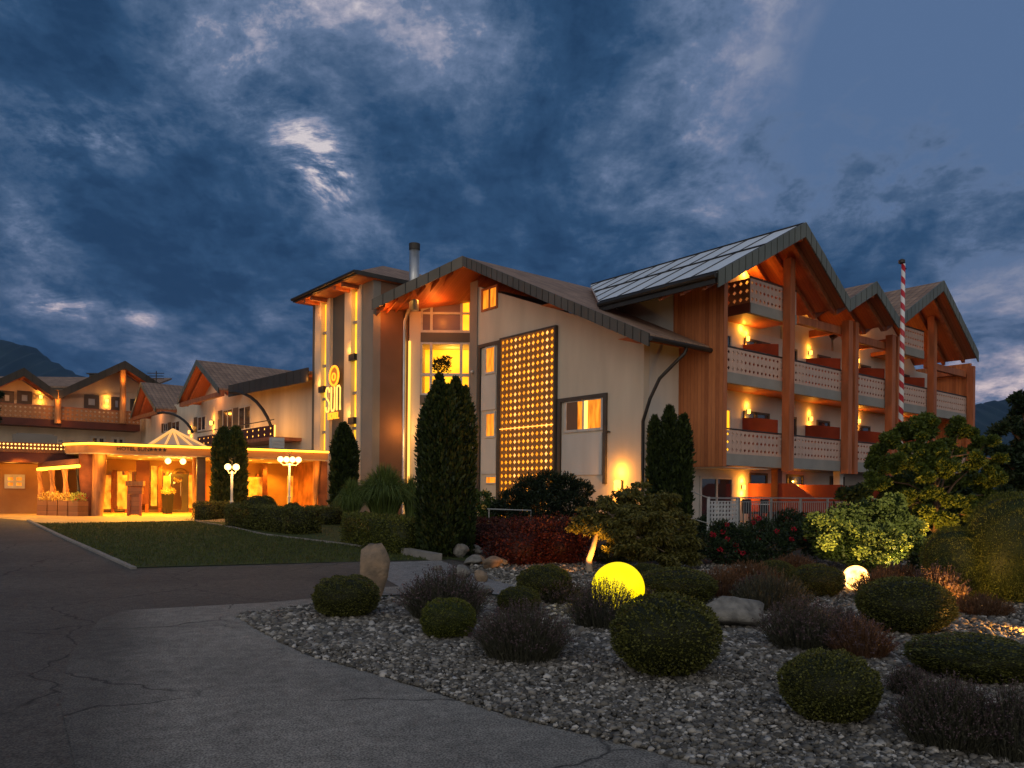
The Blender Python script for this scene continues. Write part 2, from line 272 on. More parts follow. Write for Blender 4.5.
# ------------------------------------------------------------ mesh builder
class MB:
    def __init__(s): s.v = []; s.f = []; s.m = []; s.mi = 0
    def add(s, vs, fs):
        o = len(s.v); s.v.extend([tuple(p) for p in vs]); s.f.extend([tuple(i + o for i in f) for f in fs]); s.m.extend([s.mi] * len(fs)); return s
    def box(s, x0, x1, y0, y1, z0, z1):
        if x0 > x1: x0, x1 = x1, x0
        if y0 > y1: y0, y1 = y1, y0
        if z0 > z1: z0, z1 = z1, z0
        return s.add([(x0,y0,z0),(x1,y0,z0),(x1,y1,z0),(x0,y1,z0),(x0,y0,z1),(x1,y0,z1),(x1,y1,z1),(x0,y1,z1)],
              [(0,3,2,1),(4,5,6,7),(0,1,5,4),(1,2,6,5),(2,3,7,6),(3,0,4,7)])
    def prism(s, poly, d):
        """poly: list of 3D points (planar), extruded by vector d"""
        n = len(poly); d = Vector(d); P = [Vector(p) for p in poly]
        return s.add(P + [p + d for p in P], [tuple(range(n))[::-1], tuple(range(n, 2 * n))] + [(i, (i + 1) % n, n + (i + 1) % n, n + i) for i in range(n)])
    def tube(s, pts, r, seg=8, caps=True):
        pts = [Vector(p) for p in pts]; n = len(pts); rr = r if isinstance(r, (list, tuple)) else [r] * n
        vs = []; fs = []
        for i, p in enumerate(pts):
            t = (pts[min(i + 1, n - 1)] - pts[max(i - 1, 0)]).normalized()
            a = t.cross(Vector((0, 0, 1)));
            if a.length < .05: a = t.cross(Vector((0, 1, 0)))
            a.normalize(); b = t.cross(a)
            for k in range(seg):
                th = 2 * PI * k / seg; vs.append(p + (a * math.cos(th) + b * math.sin(th)) * rr[i])
        for i in range(n - 1):
            for k in range(seg):
                k2 = (k + 1) % seg; fs.append((i * seg + k, i * seg + k2, (i + 1) * seg + k2, (i + 1) * seg + k))
        if caps: fs.append(tuple(range(seg))); fs.append(tuple((n - 1) * seg + k for k in range(seg))[::-1])
        return s.add(vs, fs)
    def lathe(s, prof, c=(0, 0, 0), seg=20):
        vs = []; fs = []; n = len(prof)
        for r, z in prof:
            for k in range(seg): th = 2 * PI * k / seg; vs.append((c[0] + r * math.cos(th), c[1] + r * math.sin(th), c[2] + z))
        for i in range(n - 1):
            for k in range(seg): k2 = (k + 1) % seg; fs.append((i * seg + k, i * seg + k2, (i + 1) * seg + k2, (i + 1) * seg + k))
        fs.append(tuple(range(seg))[::-1]); fs.append(tuple((n - 1) * seg + k for k in range(seg)))
        return s.add(vs, fs)
    def sphere(s, c, r, seg=24, rings=14):
        if not isinstance(r, (tuple, list)): r = (r, r, r)
        prof = [(math.sin(PI * i / rings), -math.cos(PI * i / rings)) for i in range(rings + 1)]
        vs = []; fs = []
        for q, zz in prof:
            for k in range(seg): th = 2 * PI * k / seg; vs.append((c[0] + r[0] * q * math.cos(th), c[1] + r[1] * q * math.sin(th), c[2] + r[2] * zz))
        for i in range(rings):
            for k in range(seg): k2 = (k + 1) % seg; fs.append((i * seg + k, i * seg + k2, (i + 1) * seg + k2, (i + 1) * seg + k))
        return s.add(vs, fs)
    def lattice(s, x0, x1, z0, z1, y0, y1, nx, nz, hole=.28):
        """board with diamond holes cut through"""
        cw, ch = (x1 - x0) / nx, (z1 - z0) / nz; hr = hole * min(cw, ch)
        vs, fs = [], []
        for i in range(nx):
            for j in range(nz):
                a, b = x0 + i * cw, z0 + j * ch; cx, cz = a + cw / 2, b + ch / 2
                for y in (y0, y1):
                    o = len(vs)
                    vs += [(a,y,b),(a+cw,y,b),(a+cw,y,b+ch),(a,y,b+ch),(cx,y,cz-hr),(cx+hr,y,cz),(cx,y,cz+hr),(cx-hr,y,cz)]
                    fs += [tuple(o + q for q in f) for f in ((0,1,4),(1,5,4),(1,2,5),(2,6,5),(2,3,6),(3,7,6),(3,0,7),(0,4,7))]
                o = len(vs) - 16
                for k in range(4):
                    k2 = (k + 1) % 4; fs.append((o+4+k, o+4+k2, o+12+k2, o+12+k))
        s.add(vs, fs)
        t = .001
        return s.add([(x0,y0,z0),(x1,y0,z0),(x1,y1,z0),(x0,y1,z0),(x0,y0,z1),(x1,y0,z1),(x1,y1,z1),(x0,y1,z1)], [(0,3,2,1),(4,5,6,7),(1,2,6,5),(3,0,4,7)])
    def build(s, name, mats, parent=None, smooth=False, loc=None, rotz=0.0, **tags):
        me = bpy.data.meshes.new(name); me.from_pydata(s.v, [], s.f)
        if not isinstance(mats, (list, tuple)): mats = [mats]
        for m in mats: me.materials.append(m)
        if len(mats) > 1: me.polygons.foreach_set('material_index', s.m)
        if smooth: me.polygons.foreach_set('use_smooth', [True] * len(me.polygons))
        me.update(); o = bpy.data.objects.new(name, me); C.objects.link(o)
        if parent: o.parent = parent
        if loc is not None: o.location = loc
        o.rotation_euler.z = rotz
        for k, v in tags.items(): o['category' if k == 'cat' else k] = v
        return o
def tag(o, label=None, cat=None, group=None, kind=None):
    for k, v in (('label', label), ('category', cat), ('group', group), ('kind', kind)):
        if v: o[k] = v
    return o
def thing(name, label, cat, loc=(0, 0, 0), rotz=0.0, group=None):
    o = bpy.data.objects.new(name, None); C.objects.link(o); o.location = loc; o.rotation_euler.z = rotz; o.empty_display_size = .3
    return tag(o, label, cat, group)
def fthing(fr, name, label, cat, x=0, y=0, z=0, group=None): return thing(name, label, cat, fr.world(x, y, z), fr.a, group)
def light(parent, loc, power, color=(1, .42, .08), r=.06, kind='POINT', rot=None, spot=None):
    l = bpy.data.lights.new('lamp_light', kind); l.energy = power; l.color = color
    if kind in ('POINT', 'SPOT'): l.shadow_soft_size = r
    if spot: l.spot_size = math.radians(spot); l.spot_blend = .6
    o = bpy.data.objects.new('lamp_light', l); C.objects.link(o); o.parent = parent; o.location = loc
    if rot: o.rotation_euler = rot
    return o
def fast_mesh(name, V, F4, mats, tint=None, mi=None, smooth=False):
    """V (n,3), F4 (m,k) arrays"""
    me = bpy.data.meshes.new(name); n, k = F4.shape
    me.vertices.add(len(V)); me.vertices.foreach_set('co', np.ascontiguousarray(V, dtype=np.float32).ravel())
    me.loops.add(n * k); me.loops.foreach_set('vertex_index', F4.astype(np.int32).ravel())
    me.polygons.add(n); me.polygons.foreach_set('loop_start', np.arange(0, n * k, k, dtype=np.int32))
    for m in (mats if isinstance(mats, (list, tuple)) else [mats]): me.materials.append(m)
    if mi is not None: me.polygons.foreach_set('material_index', mi.astype(np.int32))
    if smooth: me.polygons.foreach_set('use_smooth', np.ones(n, dtype=bool))
    if tint is not None:
        a = me.attributes.new('tint', 'FLOAT', 'POINT'); a.data.foreach_set('value', tint.astype(np.float32))
    me.update(calc_edges=True); me.validate(); return me
def link(me, name, parent=None, loc=None, rotz=0, scale=None):
    o = bpy.data.objects.new(name, me); C.objects.link(o)
    if parent: o.parent = parent
    if loc is not None: o.location = loc
    o.rotation_euler.z = rotz
    if scale is not None: o.scale = scale
    return o

# ------------------------------------------------------------ foliage
def unit(v): return v / np.maximum(np.linalg.norm(v, axis=1, keepdims=True), 1e-9)
def leaves(P, D, size, aspect=.5, jit=.8):
    """diamond leaves at P pointing roughly along D; size scalar or array"""
    n = len(P); size = np.broadcast_to(np.asarray(size, float), (n,))[:, None] * rng.uniform(.6, 1.3, (n, 1))
    d = unit(D + rng.normal(0, jit, (n, 3))); s = unit(np.cross(d, unit(rng.normal(0, 1, (n, 3)))))
    a = P; b = P + d * size * .5 + s * size * aspect * .5; c = P + d * size; e = P + d * size * .5 - s * size * aspect * .5
    nn = np.cross(d, s); b = b + nn * size * .08; e = e + nn * size * .08
    V = np.stack([a, b, c, e], 1).reshape(-1, 3); F = np.arange(4 * n).reshape(n, 4)
    t = np.repeat(np.clip(rng.normal(.45, .25, n), 0, 1), 4); return V, F, t
def lump(U, seed, amp, freq=3.0):
    r = np.random.default_rng(seed); out = np.zeros(len(U))
    for k in range(6):
        q = r.normal(0, 1, 3); q = q / np.linalg.norm(q) * freq * r.uniform(.6, 1.8); out += np.sin(U @ q * 2 + r.uniform(0, 6.3))
    return amp * out / 6
def join(parts):
    V, F, T = [], [], []; o = 0
    for v, f, t in parts: V.append(v); F.append(f + o); T.append(t); o += len(v)
    return np.concatenate(V), np.concatenate(F), np.concatenate(T)
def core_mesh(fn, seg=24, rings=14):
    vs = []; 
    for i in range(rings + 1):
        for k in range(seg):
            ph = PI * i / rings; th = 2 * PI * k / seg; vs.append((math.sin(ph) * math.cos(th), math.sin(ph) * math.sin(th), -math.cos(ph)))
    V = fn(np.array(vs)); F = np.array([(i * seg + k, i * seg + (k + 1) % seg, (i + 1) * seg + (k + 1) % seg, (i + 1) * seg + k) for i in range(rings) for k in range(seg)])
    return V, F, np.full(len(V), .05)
def ball_mesh(name, m, n, seed, leaf, power=2.4, lumpy=.05, up=.3):
    """clipped shrub in a unit box: x,y in -1..1, z 0..2"""
    U = unit(rng.normal(0, 1, (n, 3)))
    def shape(U, k=1.0):
        r = 1.0 / (np.sum(np.abs(U) ** power, axis=1) ** (1 / power)); r = r * (1 + lump(U, seed, lumpy)) * k
        Q = U * r[:, None]; Q[:, 2] = np.maximum(Q[:, 2], -.97) + 1; return Q
    P = shape(U) * 1.0; P += U * (rng.uniform(-.05, .012, (n, 1)) + np.where(rng.uniform(0, 1, (n, 1)) < .05, rng.uniform(0, .07, (n, 1)), 0)); P *= 1 + .025 * np.sin(P @ np.array([9., 7, 11]) + seed)[:, None]
    A = leaves(P, U + np.array([0, 0, up]), leaf, .55, .7)
    return fast_mesh(name, *join([A, core_mesh(lambda W: shape(W, .94))])[:2], m, tint=join([A, core_mesh(lambda W: shape(W, .94))])[2])
def ribbons(P0, P1, P2, wdt, nseg=4, tip=.15):
    """curved tapering blades (quadratic curves)"""
    n = len(P0); T = np.linspace(0, 1, nseg + 1); side = unit(np.cross(P2 - P0, rng.normal(0, 1, (n, 3)))); V = []
    for t in T:
        c = (1 - t) ** 2 * P0 + 2 * t * (1 - t) * P1 + t * t * P2; ww = np.asarray(wdt) * (1 - (1 - tip) * t)
        ww = np.broadcast_to(ww, (n,))[:, None]; V.append(c - side * ww); V.append(c + side * ww)
    V = np.stack(V, 1).reshape(-1, 3); k = 2 * (nseg + 1); base = np.arange(n)[:, None] * k
    F = np.concatenate([base + np.array([2 * i, 2 * i + 1, 2 * i + 3, 2 * i + 2]) for i in range(nseg)])
    return V, F, np.repeat(np.clip(rng.normal(.45, .25, n), 0, 1), k)
LM = {}
LM['box'] = leafmat('box leaves', (.012, .016, .004), (.21, .215, .045))
LM['box_bright'] = leafmat('light box leaves', (.020, .030, .005), (.21, .225, .035))
LM['thuja'] = leafmat('thuja sprays', (.008, .018, .005), (.06, .085, .018))
LM['pine'] = leafmat('dark needle', (.008, .016, .008), (.03, .05, .02))
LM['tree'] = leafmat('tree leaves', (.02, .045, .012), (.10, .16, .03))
LM['cloud'] = leafmat('yellow green leaves', (.03, .055, .010), (.17, .21, .03))  # yellower, lighter leaf tone of the cloud tree
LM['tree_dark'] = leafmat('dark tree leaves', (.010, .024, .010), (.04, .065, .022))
LM['maple'] = leafmat('maple leaves', (.03, .035, .008), (.20, .18, .035))
LM['grass'] = leafmat('tall grass blades', (.035, .06, .012), (.20, .27, .06))
LM['barberry'] = leafmat('barberry leaves', (.025, .007, .006), (.12, .024, .014))
LM['lavender'] = leafmat('lavender stems', (.030, .032, .022), (.12, .115, .075))
LM['lav_flower'] = leafmat('faded lavender flowers', (.06, .038, .040), (.17, .11, .115))
LM['hydrangea'] = leafmat('hydrangea leaves', (.012, .028, .006), (.06, .095, .018))
LM['bloom'] = leafmat('pale green blooms', (.36, .42, .06), (.66, .70, .17))
LM['rose'] = leafmat('red roses', (.30, .008, .02), (.55, .02, .05))
LM['white_rose'] = leafmat('pale roses', (.5, .42, .42), (.7, .62, .6))
LM['yellow_flower'] = leafmat('yellow flowers', (.6, .38, .05), (.8, .62, .25))
LM['redgrass'] = leafmat('russet grass', (.07, .035, .018), (.22, .115, .055))
LM['ivy'] = leafmat('ivy leaves', (.02, .035, .010), (.09, .12, .03))

def plant(name, label, cat, base, group=None): return thing(name, label, cat, base, 0, group)

def conifer(base, H, R, tips, label, n=9000, seed=1, group=None, m='thuja', leaf=.13, name='thuja_tree'):
    t = plant(name, label, 'conifer', base, group)
    parts = []
    for (dx, dy, hh, rr) in tips:
        k = int(n * (hh * rr)); z = rng.uniform(0, 1, k) ** .9; th = rng.uniform(0, 2 * PI, k)
        prof = np.where(z < .12, .86 + z * 1.17, np.where(z < .76, 1.0, 1 - ((z - .76) / .24) ** 1.5)) * (1 + np.where(rng.uniform(0, 1, k) < .08, rng.uniform(0, .16, k), 0))
        rad = R * rr * prof * rng.uniform(.82, 1.05, k) * (1 + .09 * np.sin(th * 6 + z * 5 + seed) + .10 * np.sin(z * 55 + th * 4) * np.sin(th * 9 + seed))
        P = np.stack([dx + rad * np.cos(th), dy + rad * np.sin(th), z * H * hh], 1)
        D = np.stack([np.cos(th) * .6, np.sin(th) * .6, np.full(k, 1.1)], 1)
        parts.append(leaves(P, D, leaf, .42, .35))
        cv = core_mesh(lambda U, dx=dx, dy=dy, hh=hh, rr=rr: np.stack([dx + U[:, 0] * R * rr * .72, dy + U[:, 1] * R * rr * .72, (U[:, 2] * .47 + .48) * H * hh], 1), 12, 10); parts.append(cv)
    V, F, T = join(parts); link(fast_mesh('crown', V, F, LM[m], T), 'crown', t)
    MB().tube([(0, 0, -.1), (0, 0, H * .5)], [.12, .06]).build('trunk', M['bark'], t); return t

def leaf_clumps(clumps, nper, leaf, flat=.6, D=(0, 0, .5), shell=.55, asp=.5):
    parts = []
    for (cx, cy, cz, r) in clumps:
        k = int(nper * r * r); U = unit(rng.normal(0, 1, (k, 3))); q = rng.uniform(shell, 1.05, (k, 1))
        q *= 1 + lump(U, int(abs(cx * 977 + cz * 131)) % 9999, .22, 2.5)[:, None]
        P = np.array([cx, cy, cz]) + U * q * r * np.array([1, 1, flat]); parts.append(leaves(P, U + np.array(D), leaf, asp, .8))
    return join(parts)
def limb_tree(name, label, cat, base, clumps, trunk_top, tr, m, leaf=.09, nper=900, flat=.55, group=None, asp=.5):
    t = plant(name, label, cat, base, group)
    V, F, T = leaf_clumps(clumps, nper, leaf, flat, asp=asp); link(fast_mesh('crown', V, F, LM[m], T), 'crown', t)
    tk = MB(); tt = Vector(trunk_top); tk.tube([(0, 0, -.2), (tt * .35 + Vector((.05, 0, 0))), tt * .7, tt], [tr, tr * .8, tr * .62, tr * .4], 9)
    for (cx, cy, cz, r) in clumps:
        c = Vector((cx, cy, cz)); s = tt * random.uniform(.35, .95); mid = (s + c) / 2 + Vector((random.uniform(-.1, .1), random.uniform(-.1, .1), -.05 * (c - s).length))
        tk.tube([s, mid, c], [tr * .42, tr * .28, tr * .1], 6)
    tk.build('trunk', M['bark'], t, smooth=True); return t

# ------------------------------------------------------------ ground sheets
def clipy(poly, y0, y1):
    def cl(P, f, val):
        out = []
        for i in range(len(P)):
            a, b = P[i], P[(i + 1) % len(P)]; fa, fb = f(a[1]), f(b[1])
            if fa: out.append(a)
            if fa != fb: t = (val - a[1]) / (b[1] - a[1]); out.append((a[0] + (b[0] - a[0]) * t, val))
        return out
    P = cl(poly, lambda y: y >= y0, y0)
    return cl(P, lambda y: y <= y1, y1) if P else P
def sheet(name, poly, dz, m, kind='structure', thick=0.0):
    b = MB()
    for y0, y1 in ((-1e5, 14), (14, 30), (30, 1e5)):
        P = clipy([(p[0], p[1]) for p in poly], y0, y1)
        if len(P) > 2: b.add([(x, y, g(x, y) + dz) for x, y in P], [tuple(range(len(P)))])
    o = b.build(name, m); me = o.data
    if me.polygons and me.polygons[0].normal.z < 0: me.flip_normals()
    return tag(o, kind=kind)
def pp(*pts): return [tuple(G(px, py)[:2]) for px, py in pts]

def asphalt(name, c1, c2, crack=True, seed=0.0, patch=None):
    m, nt, b = new_mat(name); N, L = nt.nodes, nt.links
    tc = N.new('ShaderNodeTexCoord'); mp = N.new('ShaderNodeMapping'); mp.inputs['Location'].default_value = (seed, seed * .7, 0); L.new(tc.outputs['Object'], mp.inputs[0])
    def noise(s, d=6, dist=0):
        t = N.new('ShaderNodeTexNoise'); t.inputs['Scale'].default_value = s; t.inputs['Detail'].default_value = d; t.inputs['Distortion'].default_value = dist; L.new(mp.outputs[0], t.inputs['Vector']); return t
    big = noise(.5, 5, .4); grit = noise(75, 2); mid = noise(7, 5)
    r = N.new('ShaderNodeValToRGB'); r.color_ramp.elements[0].position = .35; r.color_ramp.elements[1].position = .65; r.color_ramp.elements[0].color = c2 + (1,); r.color_ramp.elements[1].color = c1 + (1,)
    L.new(big.outputs['Fac'], r.inputs[0])
    gr = N.new('ShaderNodeValToRGB'); gr.color_ramp.elements[0].position = .36; gr.color_ramp.elements[1].position = .66; gr.color_ramp.elements[0].color = (.45, .45, .45, 1); gr.color_ramp.elements[1].color = (1.75, 1.72, 1.68, 1); L.new(grit.outputs['Fac'], gr.inputs[0])
    mx = N.new('ShaderNodeMixRGB'); mx.blend_type = 'MULTIPLY'; mx.inputs[0].default_value = 1; L.new(r.outputs[0], mx.inputs[1]); L.new(gr.outputs[0], mx.inputs[2])
    m2 = N.new('ShaderNodeValToRGB'); m2.color_ramp.elements[0].position = .3; m2.color_ramp.elements[1].position = .7; m2.color_ramp.elements[0].color = (.72, .72, .72, 1); m2.color_ramp.elements[1].color = (1.15, 1.15, 1.15, 1); L.new(mid.outputs['Fac'], m2.inputs[0])
    mx2 = N.new('ShaderNodeMixRGB'); mx2.blend_type = 'MULTIPLY'; mx2.inputs[0].default_value = 1; L.new(mx.outputs[0], mx2.inputs[1]); L.new(m2.outputs[0], mx2.inputs[2]); out = mx2.outputs[0]
    if crack:
        wob = noise(2.2, 7); wv = N.new('ShaderNodeMixRGB'); wv.inputs[0].default_value = .27; L.new(mp.outputs[0], wv.inputs[1]); L.new(wob.outputs['Color'], wv.inputs[2])
        vo = N.new('ShaderNodeTexVoronoi'); vo.feature = 'DISTANCE_TO_EDGE'; vo.inputs['Scale'].default_value = .55; L.new(wv.outputs[0], vo.inputs['Vector'])
        c = N.new('ShaderNodeValToRGB'); c.color_ramp.elements[0].position = 0.0; c.color_ramp.elements[1].position = .0075; c.color_ramp.elements[0].color = (.12, .12, .12, 1); c.color_ramp.elements[1].color = (1, 1, 1, 1); L.new(vo.outputs['Distance'], c.inputs[0])
        mk = noise(.33, 3); mr = N.new('ShaderNodeValToRGB'); mr.color_ramp.elements[0].position = .42; mr.color_ramp.elements[1].position = .50; L.new(mk.outputs['Fac'], mr.inputs[0])
        mx3 = N.new('ShaderNodeMixRGB'); mx3.blend_type = 'MULTIPLY'; L.new(mr.outputs[0], mx3.inputs[0]); L.new(out, mx3.inputs[1]); L.new(c.outputs[0], mx3.inputs[2]); out = mx3.outputs[0]
    if patch:   # old dark asphalt laps over the left of the lighter paving
        sp = N.new('ShaderNodeSeparateXYZ'); L.new(tc.outputs['Object'], sp.inputs[0]); pa_, pb_ = G(132, 611), G(128, 740); kx = (pb_.x - pa_.x) / (pb_.y - pa_.y)
        f1 = N.new('ShaderNodeMath'); f1.operation = 'MULTIPLY_ADD'; L.new(sp.outputs[1], f1.inputs[0]); f1.inputs[1].default_value = -kx; L.new(sp.outputs[0], f1.inputs[2])
        wn_ = noise(1.1, 6); f2 = N.new('ShaderNodeMath'); f2.operation = 'MULTIPLY_ADD'; L.new(wn_.outputs['Fac'], f2.inputs[0]); f2.inputs[1].default_value = .7; L.new(f1.outputs[0], f2.inputs[2])
        mr_ = N.new('ShaderNodeMapRange'); mr_.inputs['From Min'].default_value = pa_.x - kx * pa_.y + .12; mr_.inputs['From Max'].default_value = pa_.x - kx * pa_.y + .72; mr_.inputs['To Min'].default_value = .45; L.new(f2.outputs[0], mr_.inputs['Value'])
        m4 = N.new('ShaderNodeMixRGB'); m4.blend_type = 'MULTIPLY'; m4.inputs[0].default_value = 1; L.new(out, m4.inputs[1]); L.new(mr_.outputs[0], m4.inputs[2]); out = m4.outputs[0]
    L.new(out, b.inputs['Base Color']); b.inputs['Roughness'].default_value = .85
    bp = N.new('ShaderNodeBump'); bp.inputs['Strength'].default_value = .6; bp.inputs['Distance'].default_value = .008; L.new(grit.outputs['Fac'], bp.inputs['Height']); L.new(bp.outputs[0], b.inputs['Normal'])
    return m
M['asphalt'] = asphalt('old asphalt', (.092, .082, .069), (.063, .056, .047))
M['asphalt_light'] = asphalt('worn light asphalt', (.255, .238, .205), (.175, .165, .143), seed=4.3, patch=True)
M['path'] = asphalt('light path', (.25, .245, .235), (.20, .195, .19), False)
M['lobby_wall'] = mat('ochre lobby wall', (.42, .24, .10), (.30, .15, .055), .8, .9, .1)
M['lobby_glow'] = emit_var('lobby interior glow', (1, .42, .03), (.22, .05, .004), .9, 2.3, (2, 1, 1.3))
M['paving'] = mat('forecourt paving', (.50, .34, .17), (.40, .27, .13), .6, 2, .15, 30)
M['lawn'] = mat('lawn', (.065, .085, .018), (.035, .050, .011), .95, 3, .6, 60)
M['grassland'] = mat('far meadow', (.03, .04, .014), (.018, .026, .01), 1, .02, .2, 3)
M['gravel_base'] = mat('gravel base', (.12, .115, .105), (.03, .028, .025), .95, 26, .8, 30)

far = [(-3000, -60), (3000, -60), (3000, 4000), (-3000, 4000)]
sheet('ground', far, 0.0, M['grassland'])
sheet('soil_bed', pp((400, 592), (395, 562), (470, 528), (560, 516), (700, 518), (1150, 520), (1300, 560), (1300, 600)) , .004, M['soil'])
road = [(-60, -6), (6, -6)] + pp((1000, 790), (640, 752), (513, 719), (443, 697), (377, 676), (306, 656), (258, 631), (237, 617), (300, 604), (370, 590), (470, 588), (530, 592), (560, 575), (500, 572), (450, 560), (360, 562), (132, 569), (60, 537), (28, 521), (0, 512)) + [tuple(G(-250, 512)[:2]), (-60, 20)]
sheet('road', road, .006, M['asphalt'])
apron = pp((126, 611), (270, 603), (345, 596), (372, 588), (430, 586), (520, 591), (527, 597), (470, 592), (380, 596), (300, 606), (237, 617), (258, 631), (306, 656), (377, 676), (443, 697), (513, 719), (640, 750), (820, 795)) + [(3.5, .5), (-4.0, 1.2)] + pp((80, 790), (60, 700), (70, 655), (100, 620))
sheet('pavement', apron, .011, M['asphalt_light'])
sheet('path', pp((386, 563), (440, 561), (470, 572), (530, 585), (560, 592), (520, 597), (455, 592), (400, 588), (380, 575)), .015, M['path'])
sheet('forecourt', pp((-200, 508), (28, 521), (45, 524), (196, 521), (232, 523), (300, 520), (330, 512), (335, 503), (-200, 498)) , .013, M['paving'])
lawn_poly = pp((36, 524), (196, 522), (232, 528), (262, 535), (345, 545), (410, 556), (450, 560), (360, 562), (132, 568))
sheet('lawn', lawn_poly, .012, M['lawn'])
lawn2_poly = pp((180, 521), (232, 527), (262, 534), (345, 544), (412, 555), (470, 562), (470, 535), (420, 515), (330, 508), (232, 515))
sheet('lawn', lawn2_poly, .010, M['lawn'])
# kerbs
def kerb(name, label, pts, wd=.13, h=.09, m='concrete'):
    P = [G(*p) for p in pts]; b = MB()
    for a, c in zip(P, P[1:]):
        n = max(1, int((c - a).length / 1.0)); d = (c - a) / n; u = d.normalized(); s = Vector((-u.y, u.x, 0)) * wd / 2
        for i in range(n):
            p = a + d * i + u * .006; q = a + d * (i + 1) - u * .006
            b.prism([p - s - Vector((0, 0, .1)), p + s - Vector((0, 0, .1)), p + s + Vector((0, 0, h)), p - s + Vector((0, 0, h))], q - p)
    tag(b.build(name, M[m]), label, 'kerb')
M['kerb'] = mat('kerb stone', (.30, .28, .25), (.2, .19, .17), .9, 4, .3)
kerb('kerb', 'pale stone edging between the front lawn and the driveway', [(28, 521), (60, 536.5), (95, 552), (134, 569.5)], .10, .05, 'kerb')
kerb('kerb', 'thin stone edging between the lawn and the clipped hedges', [(196, 522), (232, 528), (262, 535), (345, 545), (372, 549)], .08, .05, 'kerb')
kerb('kerb', 'raised stone kerb below the big thuja tree', [(372, 548), (412, 556), (438, 561)], .22, .16, 'kerb')

# mown grass
def in_poly(P, poly):
    x, y = P[:, 0], P[:, 1]; ins = np.zeros(len(P), bool); n = len(poly)
    for i in range(n):
        x1, y1 = poly[i]; x2, y2 = poly[(i + 1) % n]
        c = ((y1 > y) != (y2 > y)) & (x < (x2 - x1) * (y - y1) / (y2 - y1 + 1e-12) + x1); ins ^= c
    return ins
def scatter(poly, n):
    A = np.array(poly); lo, hi = A.min(0), A.max(0); P = rng.uniform(lo, hi, (n, 2)); return P[in_poly(P, poly)]
def gz(P): return .55 * np.clip((P[:, 1] - 14) / 16, 0, 1)
for pl, n, lab in ((lawn_poly, 70000, 1), (lawn2_poly, 25000, 2)):
    P = scatter(pl, n); P0 = np.column_stack([P, gz(P) + .01]); k = len(P0)
    V, F, T = leaves(P0, np.tile([0, 0, 1.0], (k, 1)), .06, .22, .35)
    tag(link(fast_mesh('grass', V, F, leafmat('grass blades', (.028, .040, .008), (.12, .15, .028)), T), 'grass'), 'short mown grass of the lawn by the forecourt' if lab == 1 else 'short grass among the clipped hedges', 'grass', kind='stuff')

# ------------------------------------------------------------ gravel
def icosa():
    p = (1 + 5 ** .5) / 2
    V = np.array([(-1,p,0),(1,p,0),(-1,-p,0),(1,-p,0),(0,-1,p),(0,1,p),(0,-1,-p),(0,1,-p),(p,0,-1),(p,0,1),(-p,0,-1),(-p,0,1)], float); V /= np.linalg.norm(V[0])
    F = np.array([(0,11,5),(0,5,1),(0,1,7),(0,7,10),(0,10,11),(1,5,9),(5,11,4),(11,10,2),(10,7,6),(7,1,8),(3,9,4),(3,4,2),(3,2,6),(3,6,8),(3,8,9),(4,9,5),(2,4,11),(6,2,10),(8,6,7),(9,8,1)]); return V, F
def stones(P, size, m, name, label):
    V0, F0 = icosa(); n = len(P); S = size * np.clip(rng.lognormal(-.08, .38, (n, 1)), .4, 2.2) * rng.uniform(.7, 1.25, (n, 3)); S[:, 2] *= .62
    V = V0[None] * (1 + rng.normal(0, .16, (n, 12, 1))) * S[:, None, :]
    a = rng.uniform(0, 2 * PI, n); t = rng.normal(0, .35, n); ca, sa, ct, st = np.cos(a), np.sin(a), np.cos(t), np.sin(t)
    x, y, z = V[..., 0], V[..., 1], V[..., 2]; y, z = y * ct[:, None] - z * st[:, None], y * st[:, None] + z * ct[:, None]
    x, y = x * ca[:, None] - y * sa[:, None], x * sa[:, None] + y * ca[:, None]
    V = np.stack([x, y, z], -1) + P[:, None, :]
    F = F0[None] + (np.arange(n) * 12)[:, None, None]
    me = fast_mesh(name, V.reshape(-1, 3), F.reshape(-1, 3), m, np.repeat(rng.uniform(0, 1, n), 12))
    return tag(link(me, name), label, 'gravel', kind='stuff')
m, nt, b = new_mat('river gravel'); M['gravel'] = m
a = nt.nodes.new('ShaderNodeAttribute'); a.attribute_name = 'tint'; r = nt.nodes.new('ShaderNodeValToRGB')
for i, (p, c) in enumerate([(0, (.05, .046, .038)), (.3, (.10, .092, .077)), (.6, (.165, .15, .125)), (.85, (.27, .25, .215)), (1, (.52, .49, .44))]):
    e = r.color_ramp.elements[i] if i < 2 else r.color_ramp.elements.new(p); e.position = p; e.color = c + (1,)
nt.links.new(a.outputs['Fac'], r.inputs[0]); nt.links.new(r.outputs[0], b.inputs['Base Color']); b.inputs['Roughness'].default_value = .75
bed = pp((237, 617), (258, 631), (306, 656), (377, 676), (443, 697), (513, 719), (640, 750), (740, 778), (1250, 940), (1400, 760), (1350, 600), (1250, 575), (1100, 572), (860, 560), (700, 566), (600, 566), (590, 560), (520, 566), (470, 562), (470, 573), (520, 588), (526, 600), (470, 596), (380, 599), (300, 607))
sheet('gravel_bed', bed, .009, M['gravel_base'])
A = scatter(bed, 540000); dist = np.hypot(A[:, 0], A[:, 1]); keep = (np.abs(A[:, 0] / np.maximum(A[:, 1], .5)) < .85) & (rng.uniform(0, 1, len(A)) < np.clip(1.5 - dist / 9.5, .18, 1)); A = A[keep]
dens = len(A); 

if dens > 85000: A = A[:85000]
dd = np.hypot(A[:, 0], A[:, 1]); sz = np.where(dd > 8, .028, .019)[:, None]
stones(np.column_stack([A, gz(A) + .014 + rng.uniform(0, .016, len(A))]), sz, M['gravel'], 'gravel', 'loose grey and white river gravel between the clipped box balls')

